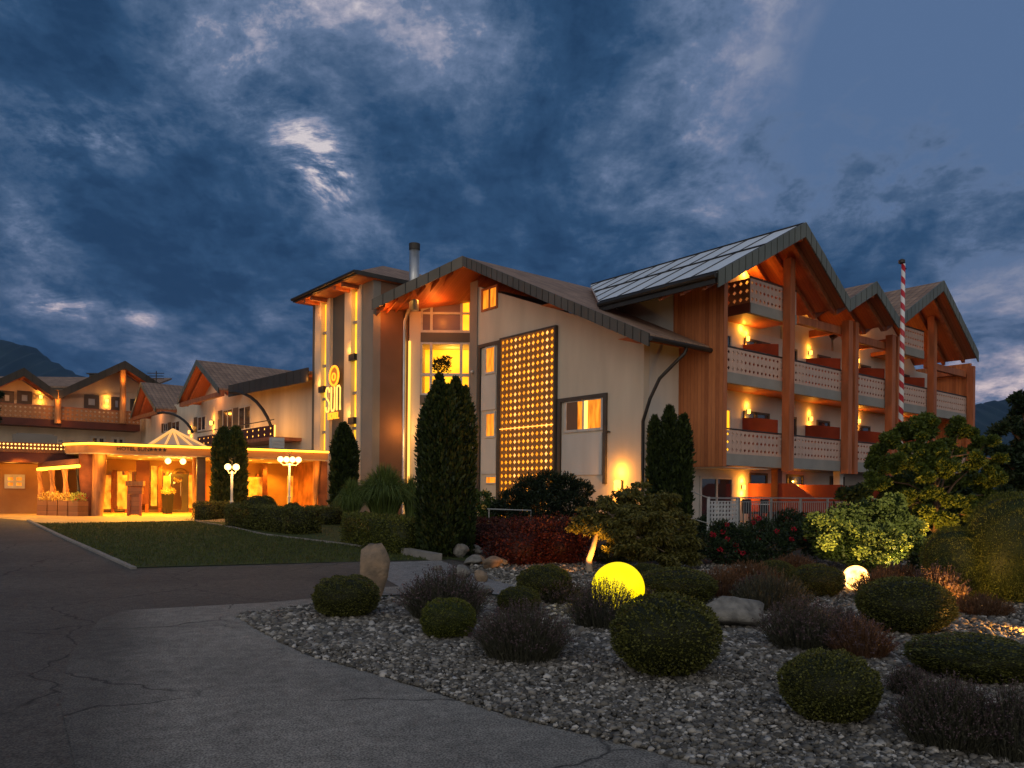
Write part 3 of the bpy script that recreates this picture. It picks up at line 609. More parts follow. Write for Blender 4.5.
# ------------------------------------------------------------ boulders
def rock(name, label, base, size, m, seed, lean=0, rotz=0, flatbase=True, group=None, sharp=.18):
    U = []
    for i in range(15):
        for k in range(26):
            ph = PI * i / 14; th = 2 * PI * k / 26; U.append((math.sin(ph) * math.cos(th), math.sin(ph) * math.sin(th), -math.cos(ph)))
    U = np.array(U); r = np.random.default_rng(seed); q = np.ones(len(U)) * 1.25
    for _ in range(13):  # facets
        nrm = r.normal(0, 1, 3); nrm /= np.linalg.norm(nrm); dcut = r.uniform(.72, 1.0); dp = U @ nrm; q = np.where(dp > .1, np.minimum(q, dcut / np.maximum(dp, .1)), q)
    q *= 1 + lump(U, seed, .04, 7); V = U * q[:, None] * np.array(size) / 2; V[:, 2] += size[2] * .42; V[:, 0] += V[:, 2] * lean
    F = np.array([(i * 26 + k, i * 26 + (k + 1) % 26, (i + 1) * 26 + (k + 1) % 26, (i + 1) * 26 + k) for i in range(14) for k in range(26)])
    o = link(fast_mesh(name, V, F, m, smooth=False), name, loc=base, rotz=rotz)
    return tag(o, label, 'rock', group)
def scl(px, py): return G(px, py).y / FPX   # metres per pixel on the ground there
s_ = scl(372, 603)
rock('standing_stone', 'tall tan standing boulder behind the leftmost dark box ball', G(372, 602), (32 * s_, 20 * s_, 60 * s_), M['rock_tan'], 5, rotz=.3)
s_ = scl(730, 631)
rock('boulder', 'flat pale grey boulder behind the largest box ball', G(729, 627), (76 * s_, 50 * s_, 36 * s_), M['rock'], 11, rotz=.2)
M['cobble'] = mat('pale field stone', (.25, .235, .205), (.12, .115, .10), .9, 9, .9, 24)
for i, (px, py, ww, hh, lab, mk) in enumerate([(460, 558, 16, 14, 'rounded stone nearest the foot of the big thuja', 'cobble'), (475, 565, 26, 10, 'flat pale stone on the path edge behind the lavender', 'cobble'), (463, 577, 22, 13, 'white rounded stone just behind the left lavender', 'cobble'), (480, 582, 14, 12, 'small tan stone beside the white rounded stone', 'rock_tan'),
        (492, 569, 20, 16, 'brown angular stone at the foot of the red hedge', 'rock_tan'), (476, 555, 20, 10, 'grey stone in the dark gap beside the thuja', 'cobble'), (503, 566, 12, 8, 'small flat stone in front of the red hedge', 'cobble'), (438, 571, 10, 6, 'low stone at the end of the raised kerb', 'cobble'), (804, 586, 10, 9, 'small pale stone behind the round ground lamp', 'cobble'), (483, 598, 22, 14, 'dark rounded stone behind the right edge of the left lavender', 'rock')]):
    s_ = scl(px, py); rock('stone', lab, G(px, py), (ww * s_, ww * s_ * .8, hh * s_ * 1.0), M[mk], 20 + i, rotz=i, group='stones at the path bend')

# ------------------------------------------------------------ mountains
def mountain(name, pts, depth, thick, m, label, base=-20):
    """ridge line from picture directions, with slopes falling on both sides"""
    rows = []; NX = 160; xs = np.interp(np.linspace(0, 1, NX), np.linspace(0, 1, len(pts)), [p[0] for p in pts]); ys = np.interp(xs, [p[0] for p in pts], [p[1] for p in pts])
    V = []; NY = 26; r = np.random.default_rng(len(name))
    for j in range(NY):
        f = j / (NY - 1) * 2 - 1
        for i in range(NX):
            d = depth + f * thick; R = ray(xs[i], ys[i]); top = CAMZ + R.z * depth + 6 * math.sin(i * .7) * (1 if i % 3 else .4)
            h = base + (top - base) * (1 - abs(f) ** 1.2) + (1 - abs(f)) * 0 + 25 * math.sin(i * .35 + f * 6) * abs(f) * (1 - abs(f))
            V.append((R.x * depth + f * thick * .1, d, h))
    F = [(j * NX + i, j * NX + i + 1, (j + 1) * NX + i + 1, (j + 1) * NX + i) for j in range(NY - 1) for i in range(NX - 1)]
    o = link(fast_mesh(name, np.array(V), np.array(F), m, smooth=True), name); return tag(o, kind='structure')
M['mount'] = mat('forested mountain', (.022, .050, .055), (.012, .030, .036), 1, .01, 0)
mountain('hills', [(-420, 372), (-300, 330), (-180, 350), (-80, 322), (0, 337), (14, 342), (30, 345), (44, 356), (62, 366), (80, 375), (120, 392), (200, 415), (300, 440), (420, 470)], 2600, 700, M['mount'], '')
mountain('hills', [(780, 470), (850, 440), (920, 415), (958, 408), (985, 402), (1012, 398), (1040, 392), (1100, 380), (1200, 392), (1400, 360)], 2300, 700, M['mount'], '')

# ============================================================ BUILDINGS
FR = Fr(722, 28.0, 39.1)                       # balcony front line (faces right-front)
p = FR.o
AF = -50.9
def frame_at(pt, ang):
    f = Fr(512, 10, ang); f.o = Vector((pt.x, pt.y)); return f
FW = frame_at(FR.o, AF)                        # gable side wall of the balcony wing (wood panel)
x678 = FW.X(678); P678 = FW.o + FW.u * x678
FS = frame_at(P678, 39.1)
x643 = FS.X(643); C643 = FS.o + FS.u * x643
FC = frame_at(C643, AF)                        # front wall of the central block, x negative to the left


def slab(b, pts, th):
    b.prism([(p[0], p[1], p[2]) for p in pts], (0, 0, -th))
def strip_fascia(parent, pts, h, t, seg, outdir, name='fascia', fmat='fascia'):
    """sheet metal verge made of short plates along the polyline pts (top edge), standing out along outdir"""
    b = MB(); b2 = MB(); od = Vector(outdir)
    for a, c in zip(pts, pts[1:]):
        a, c = Vector(a), Vector(c); n = max(1, int((c - a).length / seg)); d = (c - a) / n; u = d.normalized()
        for i in range(n):
            p0 = a + d * i + u * .024; q = a + d * (i + 1) - u * .024; jit = random.uniform(0, .012)
            b.prism([p0, p0 - Vector((0, 0, h)), p0 - Vector((0, 0, h)) + od * (t + jit), p0 + od * (t + jit)], q - p0)
        b2.prism([a + Vector((0, 0, -.01)), a - Vector((0, 0, h - .01)), a - Vector((0, 0, h - .01)) + od * (t - .012), a + Vector((0, 0, -.01)) + od * (t - .012)], c - a)
    f = b.build(name, M[fmat], parent); b2.build('seam', M['seam'], f); return f
def gable(parent, xs, zs, y0, y1, tile, th=.28, seg=.42, fh=.42, ceil=True, rafters=True, y1s=None, purl=3, smat='soffit', yel=None, fmat='fascia'):
    """roof over [x0, apex, x1]; front verge at y0, back at y1; y is into the building"""
    (x0, xa, x1), (z0, za, z1) = xs, zs
    rb = MB(); sb = MB()
    for (xe, ze, ye) in ((x0, z0, yel or y1), (x1, z1, y1)):
        rb.prism([(xe, y0, ze), (xa, y0, za), (xa, y1, za), (xe, ye, ze)], (0, 0, -th * .45))
        sb.prism([(xe + (.03 if xe < xa else -.03), y0 + .05, ze - th * .45 - .002), (xa, y0 + .05, za - th * .45 - .002), (xa, y1 - .05, za - th * .45 - .002), (xe + (.03 if xe < xa else -.03), ye - .05, ze - th * .45 - .002)], (0, 0, -th * .5))
    roof = rb.build('roof', tile, parent); so_ = sb.build('soffit', M[smat], parent)
    strip_fascia(parent, [(x0, y0, z0 + .03), (xa, y0, za + .03), (x1, y0, z1 + .03)], fh, .05, seg, (0, -1, 0), fmat=fmat)
    if rafters:
        for xe, ze in ((x0, z0), (x1, z1)):
            for k in range(purl):
                yy = y0 + .55 + k * .95; pb = MB(); dz_ = th + .005
                pb.prism([(xe + (xa - xe) * .03, yy, ze + (za - ze) * .03 - dz_), (xa, yy, za - dz_), (xa, yy, za - dz_ - .24), (xe + (xa - xe) * .03, yy, ze + (za - ze) * .03 - dz_ - .24)], (0, .16, 0)); pb.build('beam', M['beam'], parent)
    pb = MB(); pb.box(xa - .09, xa + .09, y0 + .12, min(y1, y0 + 4.0), za - th - .34, za - th - .02); pb.build('beam', M['beam'], parent)
    return roof
def window(parent, fr, p0, p1, t, b, y=0.0, pane='glow_orange', fm='window_frame', fw=.06, mull=1, proud=.04, hbar=None, name='window', label=None):
    x0, x1, z0, z1 = fr.rect(p0, p1, t, b, y)
    return win(parent, x0, x1, z0, z1, y, pane, fm, fw, mull, proud, hbar, name, label)
def win(parent, x0, x1, z0, z1, y=0.0, pane='glow_orange', fm='window_frame', fw=.06, mull=1, proud=.04, hbar=None, name='window', label=None):
    if x0 > x1: x0, x1 = x1, x0
    f = MB(); a, c = y - proud, y + .02
    f.box(x0, x0 + fw, a, c, z0, z1); f.box(x1 - fw, x1, a, c, z0, z1); f.box(x0 + fw, x1 - fw, a, c, z1 - fw, z1); f.box(x0 + fw, x1 - fw, a, c, z0, z0 + fw)
    for i in range(1, mull + 1):
        xm = x0 + (x1 - x0) * i / (mull + 1); f.box(xm - fw * .5, xm + fw * .5, a + .004, c, z0 + fw, z1 - fw)
    if hbar:
        for q in hbar: zz = z0 + (z1 - z0) * q; f.box(x0 + fw, x1 - fw, a + .007, c, zz - fw * .4, zz + fw * .4)
    o = f.build(name, M[fm], parent)
    if label: o['label'] = label
    g_ = MB(); g_.box(x0 + fw * .5, x1 - fw * .5, y - proud * .35, y - .003, z0 + fw * .5, z1 - fw * .5); g_.build('pane', M[pane], o); return o

# ---------------------------------------------------------- balcony wing (right)
wing = fthing(FR, 'balcony_wing', 'three gabled wing with timber posts and stacked rose coloured balconies, orange lit', 'building')
RX = lambda px, y=0.0, py=400: FR.pix(px, py, y)[0]
RZ = lambda px, py, y=0.0: FR.pix(px, py, y)[1]
WY = 1.7
sP1, sP2, sP3, sP4, sP5 = RX(784), RX(846), RX(889), RX(928), RX(967)
zL3t, zL3m, zL3b = RZ(722.5, 344), RZ(722.5, 370.5), RZ(722.5, 381.6)
zL2t, zL2m, zL2b = RZ(722.5, 427.3), RZ(722.5, 453), RZ(722.5, 465)
zL4t = RZ(750, 275.5, -.0); zL4m = RZ(750, 302); zL4b = RZ(750, 312.5)
G1x = (RX(717, -1.3, 280), RX(805, -1.3, 225), RX(849, -1.3, 303)); 
G1z = (RZ(717, 272, -1.3), RZ(805, 223, -1.3), RZ(849, 300, -1.3))
G2x = (G1x[2], RX(876, -1.3, 284), RX(898, -1.3, 322)); G2z = (G1z[2], RZ(876, 282, -1.3), RZ(898, 318, -1.3))
G3x = (G2x[2], RX(943, -1.3, 282), RX(978, -1.3, 355)); G3z = (G2z[2] - .0, RZ(943, 281, -1.3), RZ(978, 353, -1.3))


END = sP5 + .15
# back wall and gable infill
wl = MB(); wl.box(.3, END, WY, WY + .3, zL2b + .01, G1z[0] - .6); wl.box(.0, END, WY, WY + .28, -.3, zL2b)
wl.build('wall', M['stucco_white'], wing)
wl = MB()
for gx, gz_ in ((G1x, G1z), (G2x, G2z), (G3x, G3z)):
    b0 = G1z[0] - .6
    if gz_ is not G1z: b0 = G1z[0] - .6
    pts = [(gx[0] + .1, b0), (gx[0] + .1, max(gz_[0] - .5, b0 + .05)), (gx[1], gz_[1] - .5), (gx[2] - .1, max(gz_[2] - .5, b0 + .05)), (gx[2] - .1, b0)]
    wl.prism([(max(x, .3), WY, z) for x, z in pts], (0, .3, 0))
wl.build('wall', M['stucco'], wing)
# end walls
e = MB(); e.prism([(END, -.1, RZ(967, 470)), (END, WY + 9, RZ(967, 470)), (END, WY + 9, G3z[2] - .1), (END, -.1, G3z[2] - .1)], (.18, 0, 0)); e.build('end_wall', M['wood_y'], wing)
# wood panel on the left gable side
side = MB(); side.box(0, .22, -.02, .28 + (-FW.X(678)), zL2b - .05, G1z[0] + .62)
side.build('wood_cladding', M['wood_y'], wing)
side = MB(); side.box(.04, .30, .25, 9.5, zL2b, G1z[0] + .62); side.build('side_wall', M['stucco_white'], wing)
side = MB(); side.box(.05, 3.0, .02, WY - .01, zL2b - .08, zL2b - .06); side.build('ceiling_board', M['stucco'], wing)
# slabs, railings
def balcony(x0, x1, zt, zm, zb, y=0.0, back=WY, ncell=None, leftside=False, label=None):
    b = MB(); b.box(x0, x1, y, y + .14, zb, zm - .005); o = b.build('balcony', M['concrete'], wing)
    if label: o['label'] = label
    s = MB(); s.box(x0 + .005, x1 - .005, y + .145, back - .005, zb + .1, zb + .28); s.build('ceiling_board', M['soffit'] , o)
    r = MB(); n = ncell or max(4, int((x1 - x0) / .25)); r.lattice(x0, x1, zm, zt - .07, y + .03, y + .06, n, 3, .30); rl = r.build('railing', M['rail_board'], o)
    if leftside:
        r = MB(); r.box(x0 - .03, x0, y + .03, back - .02, zb + .02, zm); nb = 6
        r2 = MB(); r2.lattice(0, back - y - .06, zm, zt - .07, 0, .03, nb, 3, .32)
        r2.v = [(x0 - .03 + q[1], y + .03 + q[0], q[2]) for q in r2.v]; r2.build('railing', M['rail_dark'], o); r.build('side_board', M['dark_wood'], o)
    h = MB(); h.box(x0, x1, y + .01, y + .08, zt - .05, zt); h.build('handrail', M['dark_metal'], o)
    return o
edges = [0.24, sP1, sP2 - .35, sP2 + .35, sP3 - .3, sP3 + .3, sP4, END - .02]
segs = [(edges[0], sP1 - .02), (sP1 + .02, sP2 - .02), (sP2 + .02, sP3 - .02), (sP3 + .02, sP4 - .02), (sP4 + .02, END - .03)]
for (a, c) in segs:
    balcony(a, c, zL3t, zL3m, zL3b); balcony(a, c, zL2t, zL2m, zL2b)
x4a, x4b = RX(750), RX(797, 0, 300)
balcony(x4a, x4b, zL4t, zL4m, zL4b, 0, WY, None, True, 'high balcony under the first gable with a dark pierced side')
x5a, x5b = RX(905), RX(924.5, 0, 330)
balcony(x5a, x5b, zL4t, zL4m, zL4b, 0, WY)
# rooms: doors, partitions
def bay_x(k): return [.24, sP1, sP2, sP3, sP4][k]
doors = [(1.95, 2.85, 'lit'), (3.75, 4.7, ''), (sP1 + .5, sP1 + 1.6, ''), (sP1 + 2.6, sP1 + 3.7, ''), (sP2 + .6, sP2 + 1.7, ''), (sP3 + .5, sP3 + 1.6, ''), (sP4 + .6, sP4 + 1.7, '')]
for lv, (zf) in enumerate((zL2m - .1, zL3m - .1)):
    for i, (a, c, kd) in enumerate(doors):
        win(wing, a, c, zf, zf + 2.05, WY, 'glow_yellow' if (i == 0 and lv == 0) else 'dark_glass', 'dark_frame' if i else 'window_frame', .09, 0, .06, name='balcony_door')
    for k, sx in enumerate((sP1 - .30, sP2 - .35, sP3 - .3, sP4 - .2)):
        s = MB(); s.prism([(sx, .10, zf + .1), (sx, WY - .01, zf + .1), (sx, WY - .01, zf + 1.75), (sx, .9, zf + 1.68), (sx, .10, zf + 1.55)], (.05, 0, 0)); s.build('partition', M['screen'], wing)
win(wing, x4a + .1, x4a + 1.0, zL4m - .1, zL4m + 1.9, WY, 'glow_orange', 'beam', .1, 0, .06, name='balcony_door', label='lit door of the high balcony under the first gable')
# posts
def post(x, w_, y0, y1, z0, z1): b = MB(); b.box(x - w_ / 2, x + w_ / 2, y0, y1, z0, z1); return b.build('post', M['beam'], wing)
pz = zL2b - .12
apz = lambda x: G1z[1] - abs(x - G1x[1]) / (G1x[1] - G1x[0]) * (G1z[1] - G1z[0]) - .5
post(sP1, .34, -.34, -.02, pz, min(apz(sP1), G1z[1] - .6))
for sx, gz2 in ((sP2, G1z[2]), (sP3, G2z[2])):
    post(sx - .27, .34, -.34, -.02, pz, gz2 - .35); post(sx + .27, .28, -.34, -.02, pz, gz2 - .35)
post(sP4, .34, -.34, -.02, pz, G3z[0] + (G3z[1] - G3z[0]) * (sP4 - G3x[0]) / (G3x[1] - G3x[0]) - .5)
post(END - .12, .28, -.34, -.02, zL2b - .1, G3z[2] - .3)
# eave beams running into the building, cross beams
for sx, zz in ((sP2, G1z[2] - .45), (sP3, G2z[2] - .45), (sP5, G3z[2] - .4)):
    b = MB(); b.box(sx - .12, sx + .12, -.01, WY, zz - .3, zz); b.build('beam', M['beam'], wing)
for a, c, zz in ((x4b + .2, sP2, G1z[2] - .5), (sP2, sP3, G2z[2] - .55), (sP4, sP5, G3z[2] - .45)):
    b = MB(); b.box(a, c, .02, .24, zz - .42, zz - .1); b.build('beam', M['beam'], wing)
# roofs (metal standing seam on first, tiled-edge others)
BK = 10.0
r1 = gable(wing, G1x, G1z, -1.3, BK, M['metal_roof'], purl=3, seg=.42, fh=.55, yel=4.1)
sm = MB()
dx, dzz = G1x[1] - G1x[0], G1z[1] - G1z[0]; L_ = math.hypot(dx, dzz); up = Vector((-dzz / L_, 0, dx / L_))
for k in range(10):
    y = -1.25 + k * 1.15
    if y > BK: break
    fq = max(0.0, (y - 4.1) / (BK - 4.1)); a_ = Vector((G1x[0] + dx * fq, y, G1z[0] + dzz * fq)); b_ = Vector((G1x[1], y, G1z[1])); sm.prism([a_, b_, b_ + Vector((0, .035, 0)), a_ + Vector((0, .035, 0))], up * .03)
for f in (.0, .52, .97):
    yE = 4.1 + (BK - 4.1) * f; a_ = Vector((G1x[0] + dx * f, -1.3, G1z[0] + dzz * f)); d_ = Vector((dx / L_ * .09, 0, dzz / L_ * .09)); sm.prism([a_, a_ + d_, a_ + d_ + up * .05, a_ + up * .05], (0, yE + 1.3, 0))
sm.build('roof_seam', M['dark_metal'], r1)
gt = MB(); gt.tube([(G1x[0] - .06, -1.3, G1z[0] - .1), (G1x[0] - .06, 4.1, G1z[0] - .1)], .10, 8); gt.box(G1x[0] - .03, G1x[0] + .05, -1.25, 4.1, G1z[0] - .36, G1z[0] - .06); gt.build('gutter', M['dark_metal'], wing)
gable(wing, G2x, G2z, -1.3, 6, M['tile_x'], purl=2, seg=.42, fh=.5)
gable(wing, G3x, G3z, -1.3, 9, M['tile_x'], purl=2, seg=.42, fh=.5)
# ground floor doors, slanted screens
zt_ = .62
dq = FR.rect(699, 732, 476.5, 520, WY); win(wing, dq[0], dq[1], zt_, dq[3], WY, 'dark_glass', 'window_frame', .1, 1, .06, name='terrace_door')
for sx in (sP1 + .2, sP1 + 3.0, sP2 + 1.8, sP3 + 1.2): win(wing, sx, sx + 1.3, zt_, zt_ + 1.95, WY, 'dark_glass', 'dark_frame', .09, 0, .06, name='terrace_door')
for k, sx in enumerate((RX(748, WY, 483), RX(797, WY, 483), sP3 - .4)):
    zt2 = RZ(748, 483.5, WY) if k < 2 else RZ(797, 484, WY)
    s = MB(); s.prism([(sx, WY - .01, zt_), (sx, WY - .01, zt2), (sx, -.35, zt2), (sx, -1.5, zt2 - .75), (sx, -1.5, zt_)], (.06, 0, 0)); s.build('terrace_screen', M['screen'], wing)
for sx in (sP1, sP2, sP3, sP4, sP5):
    b = MB(); b.box(sx + .1, sx + .4, .3, .6, -.3, zL2b); b.build('column', M['dark_wood'] if sx != sP2 else M['stucco_white'], wing)

# terrace (structure of the garden)
tr = MB(); tr.box(-.9, END + 3, -2.9, WY, -.2, .60); tag(tr.build('terrace', M['concrete'], None, loc=(FR.o.x, FR.o.y, 0), rotz=FR.a), kind='structure')

# terrace railing
fn = fthing(FR, 'terrace_railing', 'grey metal bar railing along the ground floor terrace', 'railing', 0, -2.8)
fx0, fx1 = FR.X(739, -2.8, 500), FR.X(846, -2.8, 500); zr0, zr1 = .68, FR.Z(790, 497.5, -2.8)
b = MB(); b.box(fx0, fx1 + 4, -.02, .03, zr1 - .04, zr1); b.box(fx0, fx1 + 4, -.01, .02, zr1 - .16, zr1 - .13); b.box(fx0, fx1 + 4, -.015, .02, zr0, zr0 + .03)
b.build('rail', M['grey_metal'], fn)
b = MB(); x = fx0
while x < fx1 + 4: b.box(x - .008, x + .008, -.008, .008, zr0 + .03, zr1 - .16); x += .13
b.build('bars', M['grey_metal'], fn)
for k in range(7):
    x = fx0 + (fx1 + 4 - fx0) * k / 6; b = MB(); b.box(x - .025, x + .025, -.03, .035, .55, zr1 - .04); b.build('post', M['grey_metal'], fn)
# white lattice fence left of it
fl = fthing(FR, 'lattice_fence', 'white ornamental lattice fence beside the terrace door', 'fence', 0, -2.8)
lx0, lx1 = FR.X(709, -2.8, 500), FR.X(737.5, -2.8, 500); 
b = MB(); b.lattice(lx0, lx1, zr0 + .04, zr1 - .12, 0, .02, 9, 6, .44); b.build('lattice', M['white_metal'], fl)
for x in (lx0, lx1): b = MB(); b.box(x - .03, x + .03, -.02, .05, .45, zr1); b.build('post', M['white_metal'], fl)
b = MB(); b.box(lx0, lx1, -.01, .04, zr1 - .06, zr1 - .01); b.tube([(lx0, .01, zr1 - .04), (lx0 - .45, .3, zr1 + .16)], .018); b.tube([(lx0, .01, zr0 + .1), (lx0 - .45, .3, zr0 + .25)], .016)
b.build('rail', M['grey_metal'], fl)

# wall lamps
def sconce(fr, px, py, y, label, power=18, group='wall lamps on the balconies', size=1.0, color=(1, .36, .03), down=True, cat='wall lamp'):
    x, z = fr.pix(px, py, y); t = fthing(fr, 'wall_lamp', label, cat, x, y, z, group)
    b = MB(); b.box(-.045 * size, .045 * size, -.035, -.002, -.09 * size, .09 * size); b.build('back_plate', M['dark_metal'], t)
    b = MB(); b.lathe([(.03 * size, -.10 * size), (.065 * size, -.09 * size), (.07 * size, .07 * size), (.04 * size, .09 * size)], (0, -.11 * size, 0), 12); b.build('lamp_shade', M['lamp_warm'], t, smooth=True)
    light(t, (0, -.14 * size, .24 * size), power * .42, color, .04); light(t, (0, -.14 * size, -.26 * size), power * .50, color, .04); return t
for i, (px, py, pw, lab) in enumerate([(745.8, 339, 26, 'lit wall lamp on the upper balcony nearest the wood cladding'), (746.6, 411.5, 26, 'lit wall lamp on the lower balcony nearest the wood cladding'), (808.5, 353, 22, 'lit wall lamp on the upper balcony between the first and paired posts'), (809, 419, 22, 'lit wall lamp on the lower balcony between the first and paired posts'),
        (856, 361, 20, 'lit wall lamp on the upper balcony of the small middle gable'), (857, 421, 20, 'lit wall lamp on the lower balcony of the small middle gable'), (897.5, 370, 18, 'lit wall lamp on the upper balcony behind the striped pole'), (899, 428, 16, 'lit wall lamp on the lower balcony behind the striped pole')]):
    sconce(FR, px, py, WY, lab, pw)
sconce(FR, 741.5, 487, WY, 'lit wall lamp beside the terrace door on the ground floor', 45)
sconce(FR, 795, 487, WY, 'lit wall lamp between the two slanted red terrace screens', 45)
sconce(FR, 744, 268, WY, 'lit wall lamp inside the high balcony under the first gable', 70)
sconce(FR, 806, 300, WY, 'lit wall lamp high on the wall under the eave of the first gable', 45)
sconce(FR, 862, 320, WY, 'lit wall lamp high under the small middle gable', 30)
sconce(FR, 912, 318, WY, 'lit wall lamp inside the high balcony under the third gable', 22)
sconce(FR, 741, 322, WY, 'lit lamp on the balcony wall under the slab of the highest balcony', 30)

# ---------------------------------------------------------- central block with the pierced light panel
cen = fthing(FC, 'gabled_building', 'cream central block with glowing pierced panel under a long tiled gable', 'building')
cx = lambda px, y=0.0, py=400: FC.pix(px, py, y)[0]
cz = lambda px, py, y=0.0: FC.pix(px, py, y)[1]
VY = -1.3
Ax, Az = FC.pix(463, 256.5, VY); Ex, Ez = FC.pix(650, 334, VY)
slope = (Az - Ez) / (Ex - Ax)
roofz = lambda x: Az - slope * abs(x - Ax)
XL = -10.74

wm = MB(); wm.prism([(XL, 0, -.3), (0, 0, -.3), (0, 0, roofz(0) - .3), (XL, 0, roofz(XL) - .3)], (0, .3, 0)); wm.build('wall', M['stucco'], cen)
wm = MB(); wm.prism([(-.3, .305, -.3), (-.3, 2.3, -.3), (-.3, 2.3, roofz(0) - .35), (-.3, .305, roofz(0) - .35)], (.3, 0, 0)); wm.build('side_wall', M['stucco_white'], cen)
wm = MB(); wm.box(XL, XL + .35, .305, 6.0, -.3, roofz(XL) - .4); wm.build('side_wall', M['stucco_taupe'], cen)
wm = MB(); wm.box(XL - .02, XL + .55, -.06, -.003, -.3, roofz(XL + .3) - .35); wm.build('pilaster', M['stucco_taupe'], cen)
# right roof half
rb = MB(); rb.prism([(Ex, VY, Ez), (Ax, VY, Az), (Ax, 9, Az), (Ex, 2.6, Ez)], (0, 0, -.12)); rf = rb.build('roof', M['tile_x'], cen)
sb = MB(); sb.prism([(Ex - .03, VY + .05, Ez - .125), (Ax, VY + .05, Az - .125), (Ax, 8.9, Az - .125), (Ex - .03, 2.5, Ez - .125)], (0, 0, -.14)); sb.build('soffit', M['soffit'], cen)
strip_fascia(cen, [(Ax, VY, Az + .03), (Ex, VY, Ez + .03)], .46, .05, .40, (0, -1, 0), fmat='fascia_brown')
for px, py in ((541, 300), (618, 335)):
    x = cx(px, VY, py); b = MB(); b.box(x - .1, x + .75, VY + .1, 0, roofz(x) - .62, roofz(x) - .28 - slope * .75); b.build('beam', M['beam'], cen)
gt = MB(); gt.tube([(Ex + .07, VY - .05, Ez - .16), (Ex + .07, 2.2, Ez - .16)], .09, 8); gt.build('gutter', M['dark_metal'], cen)
ap = cx(660, .55, 330)
pts = []
px_pts = [(662, 340), (659, 353), (652, 366), (646, 380), (643.5, 396), (643, 420), (642.8, 450), (642.5, 486)]
gp = MB(); gp.tube([(Ex + .07, .6, Ez - .2), (Ex + .05, .5, Ez - .45), (Ex - .25, .3, Ez - .8), (Ex - .75, .1, Ez - 1.3), (Ex - 1.05, -.05, Ez - 2.0), (.06, -.08, Ez - 2.8), (.06, -.08, -.1)], .065, 8); gp.build('downpipe', M['dark_metal'], cen, smooth=True)
# left roof half over the glazed bay: front edge turned to face the drive
Aw = FC.world(Ax, VY, Az); DB = 38.2
Lw = at(372, 300, Aw.y + .9)
A_ = FC.loc(Aw); L_2 = FC.loc(Lw); back = FC.loc(Vector((Aw.x + 1.5, Aw.y + 8, Az))); Lb = FC.loc(Vector((Lw.x + .3, Lw.y + 7, Lw.z)))
rb = MB(); rb.prism([A_, L_2, Lb, (Ax, 9, Az)], (0, 0, -.12)); rb.build('roof', M['tile_x'], cen)
sb = MB(); sb.prism([A_ + Vector((-.05, .1, -.125)), L_2 + Vector((0, .1, -.125)), Lb + Vector((0, 0, -.125)), (Ax, 8.9, Az - .125)], (0, 0, -.14)); sb.build('soffit', M['soffit'], cen)
od = FC.loc(Vector((FC.o.x, FC.o.y - 1, 0))); od.z = 0
strip_fascia(cen, [tuple(A_ + Vector((0, 0, .03))), tuple(L_2 + Vector((0, 0, .03)))], .50, .05, .55, tuple(od.normalized()), fmat='fascia_brown')
for k in range(6):
    f = .12 + k * .15; Pw = Aw.lerp(Lw, f) + Vector((0, .2, -.33)); Qw = Pw + Vector((-1.1, 2.2, -.55 + .25 * f)); b = MB()
    a_, b_ = FC.loc(Pw), FC.loc(Qw); s = Vector((.09, 0, 0)); b.prism([a_ - s, a_ + s, a_ + s - Vector((0, 0, .2)), a_ - s - Vector((0, 0, .2))], b_ - a_); b.build('beam', M['beam'], cen)
# glazed bay (faces the drive squarely)
FBy = Fr(512, DB, 0.0)
bay = fthing(FBy, 'glazed_bay', 'tall lit glass bay between the copper coloured pipe and the central gable', 'building')
bx = lambda px, py=400: FBy.pix(px, py)[0]
bz = lambda px, py: FBy.pix(px, py)[1]
rect = lambda p0, p1, t, b_: (bx(p0), bx(p1), bz((p0 + p1) / 2, b_), bz((p0 + p1) / 2, t))
top_at = lambda px: bz(px, 309 - (px - 421) * .365)
def barbox(b, p0, p1, t, bo, y0=-.08, y1=.06): x0, x1, z0, z1 = rect(p0, p1, t, bo); b.box(x0, x1, y0, y1, z0, z1)
fb = MB()
for p0, p1 in ((420, 422), (429.5, 432), (459.5, 462), (468.5, 470.5)):
    for (zt_a, zb_a) in ((top_at((p0 + p1) / 2), bz(p0, 332)), (bz(p0, 343), bz(p0, 395)), (bz(p0, 406), bz(p0, 470))):
        fb.box(bx(p0), bx(p1), -.08, .06, zb_a, zt_a)
for t, bo in ((312.5, 314.5), (330.5, 333), (342.5, 344.5), (373.5, 376.5), (393.5, 395.5), (405.5, 407)): barbox(fb, 420.2, 470.3, t, bo, -.075, .055)
fb.prism([(bx(420), -.07, top_at(420)), (bx(470.5), -.07, top_at(470.5)), (bx(470.5), -.07, top_at(470.5) - .1), (bx(420), -.07, top_at(420) - .1)], (0, .12, 0))
fb.build('window_frame', M['window_frame'], bay)
b = MB(); barbox(b, 420, 470.5, 333, 342.5, -.1, .1); barbox(b, 420, 470.5, 395.5, 405.5, -.1, .1); b.build('spandrel', M['stucco_grey'], bay)
b = MB(); b.prism([(bx(421), .0, bz(440, 331)), (bx(460.5), .0, bz(440, 331)), (bx(460.5), .0, top_at(460)), (bx(421), .0, top_at(421))], (0, .02, 0)); b.build('pane', M['curtain_glass'], bay)
b = MB(); b.prism([(bx(461), .0, bz(465, 331)), (bx(470), .0, bz(465, 331)), (bx(470), .0, top_at(469)), (bx(461), .0, top_at(461))], (0, .02, 0)); b.build('pane', M['glow_yellow'], bay, label='lit narrow pane high at the right of the bay')
for t, bo in ((344, 394), (406, 470)): b = MB(); x0, x1, z0, z1 = rect(421, 470, t, bo); b.box(x0, x1, 1.6, 1.65, z0, z1); b.build('lit_room', M['glow_yellow'], bay)
b = MB()
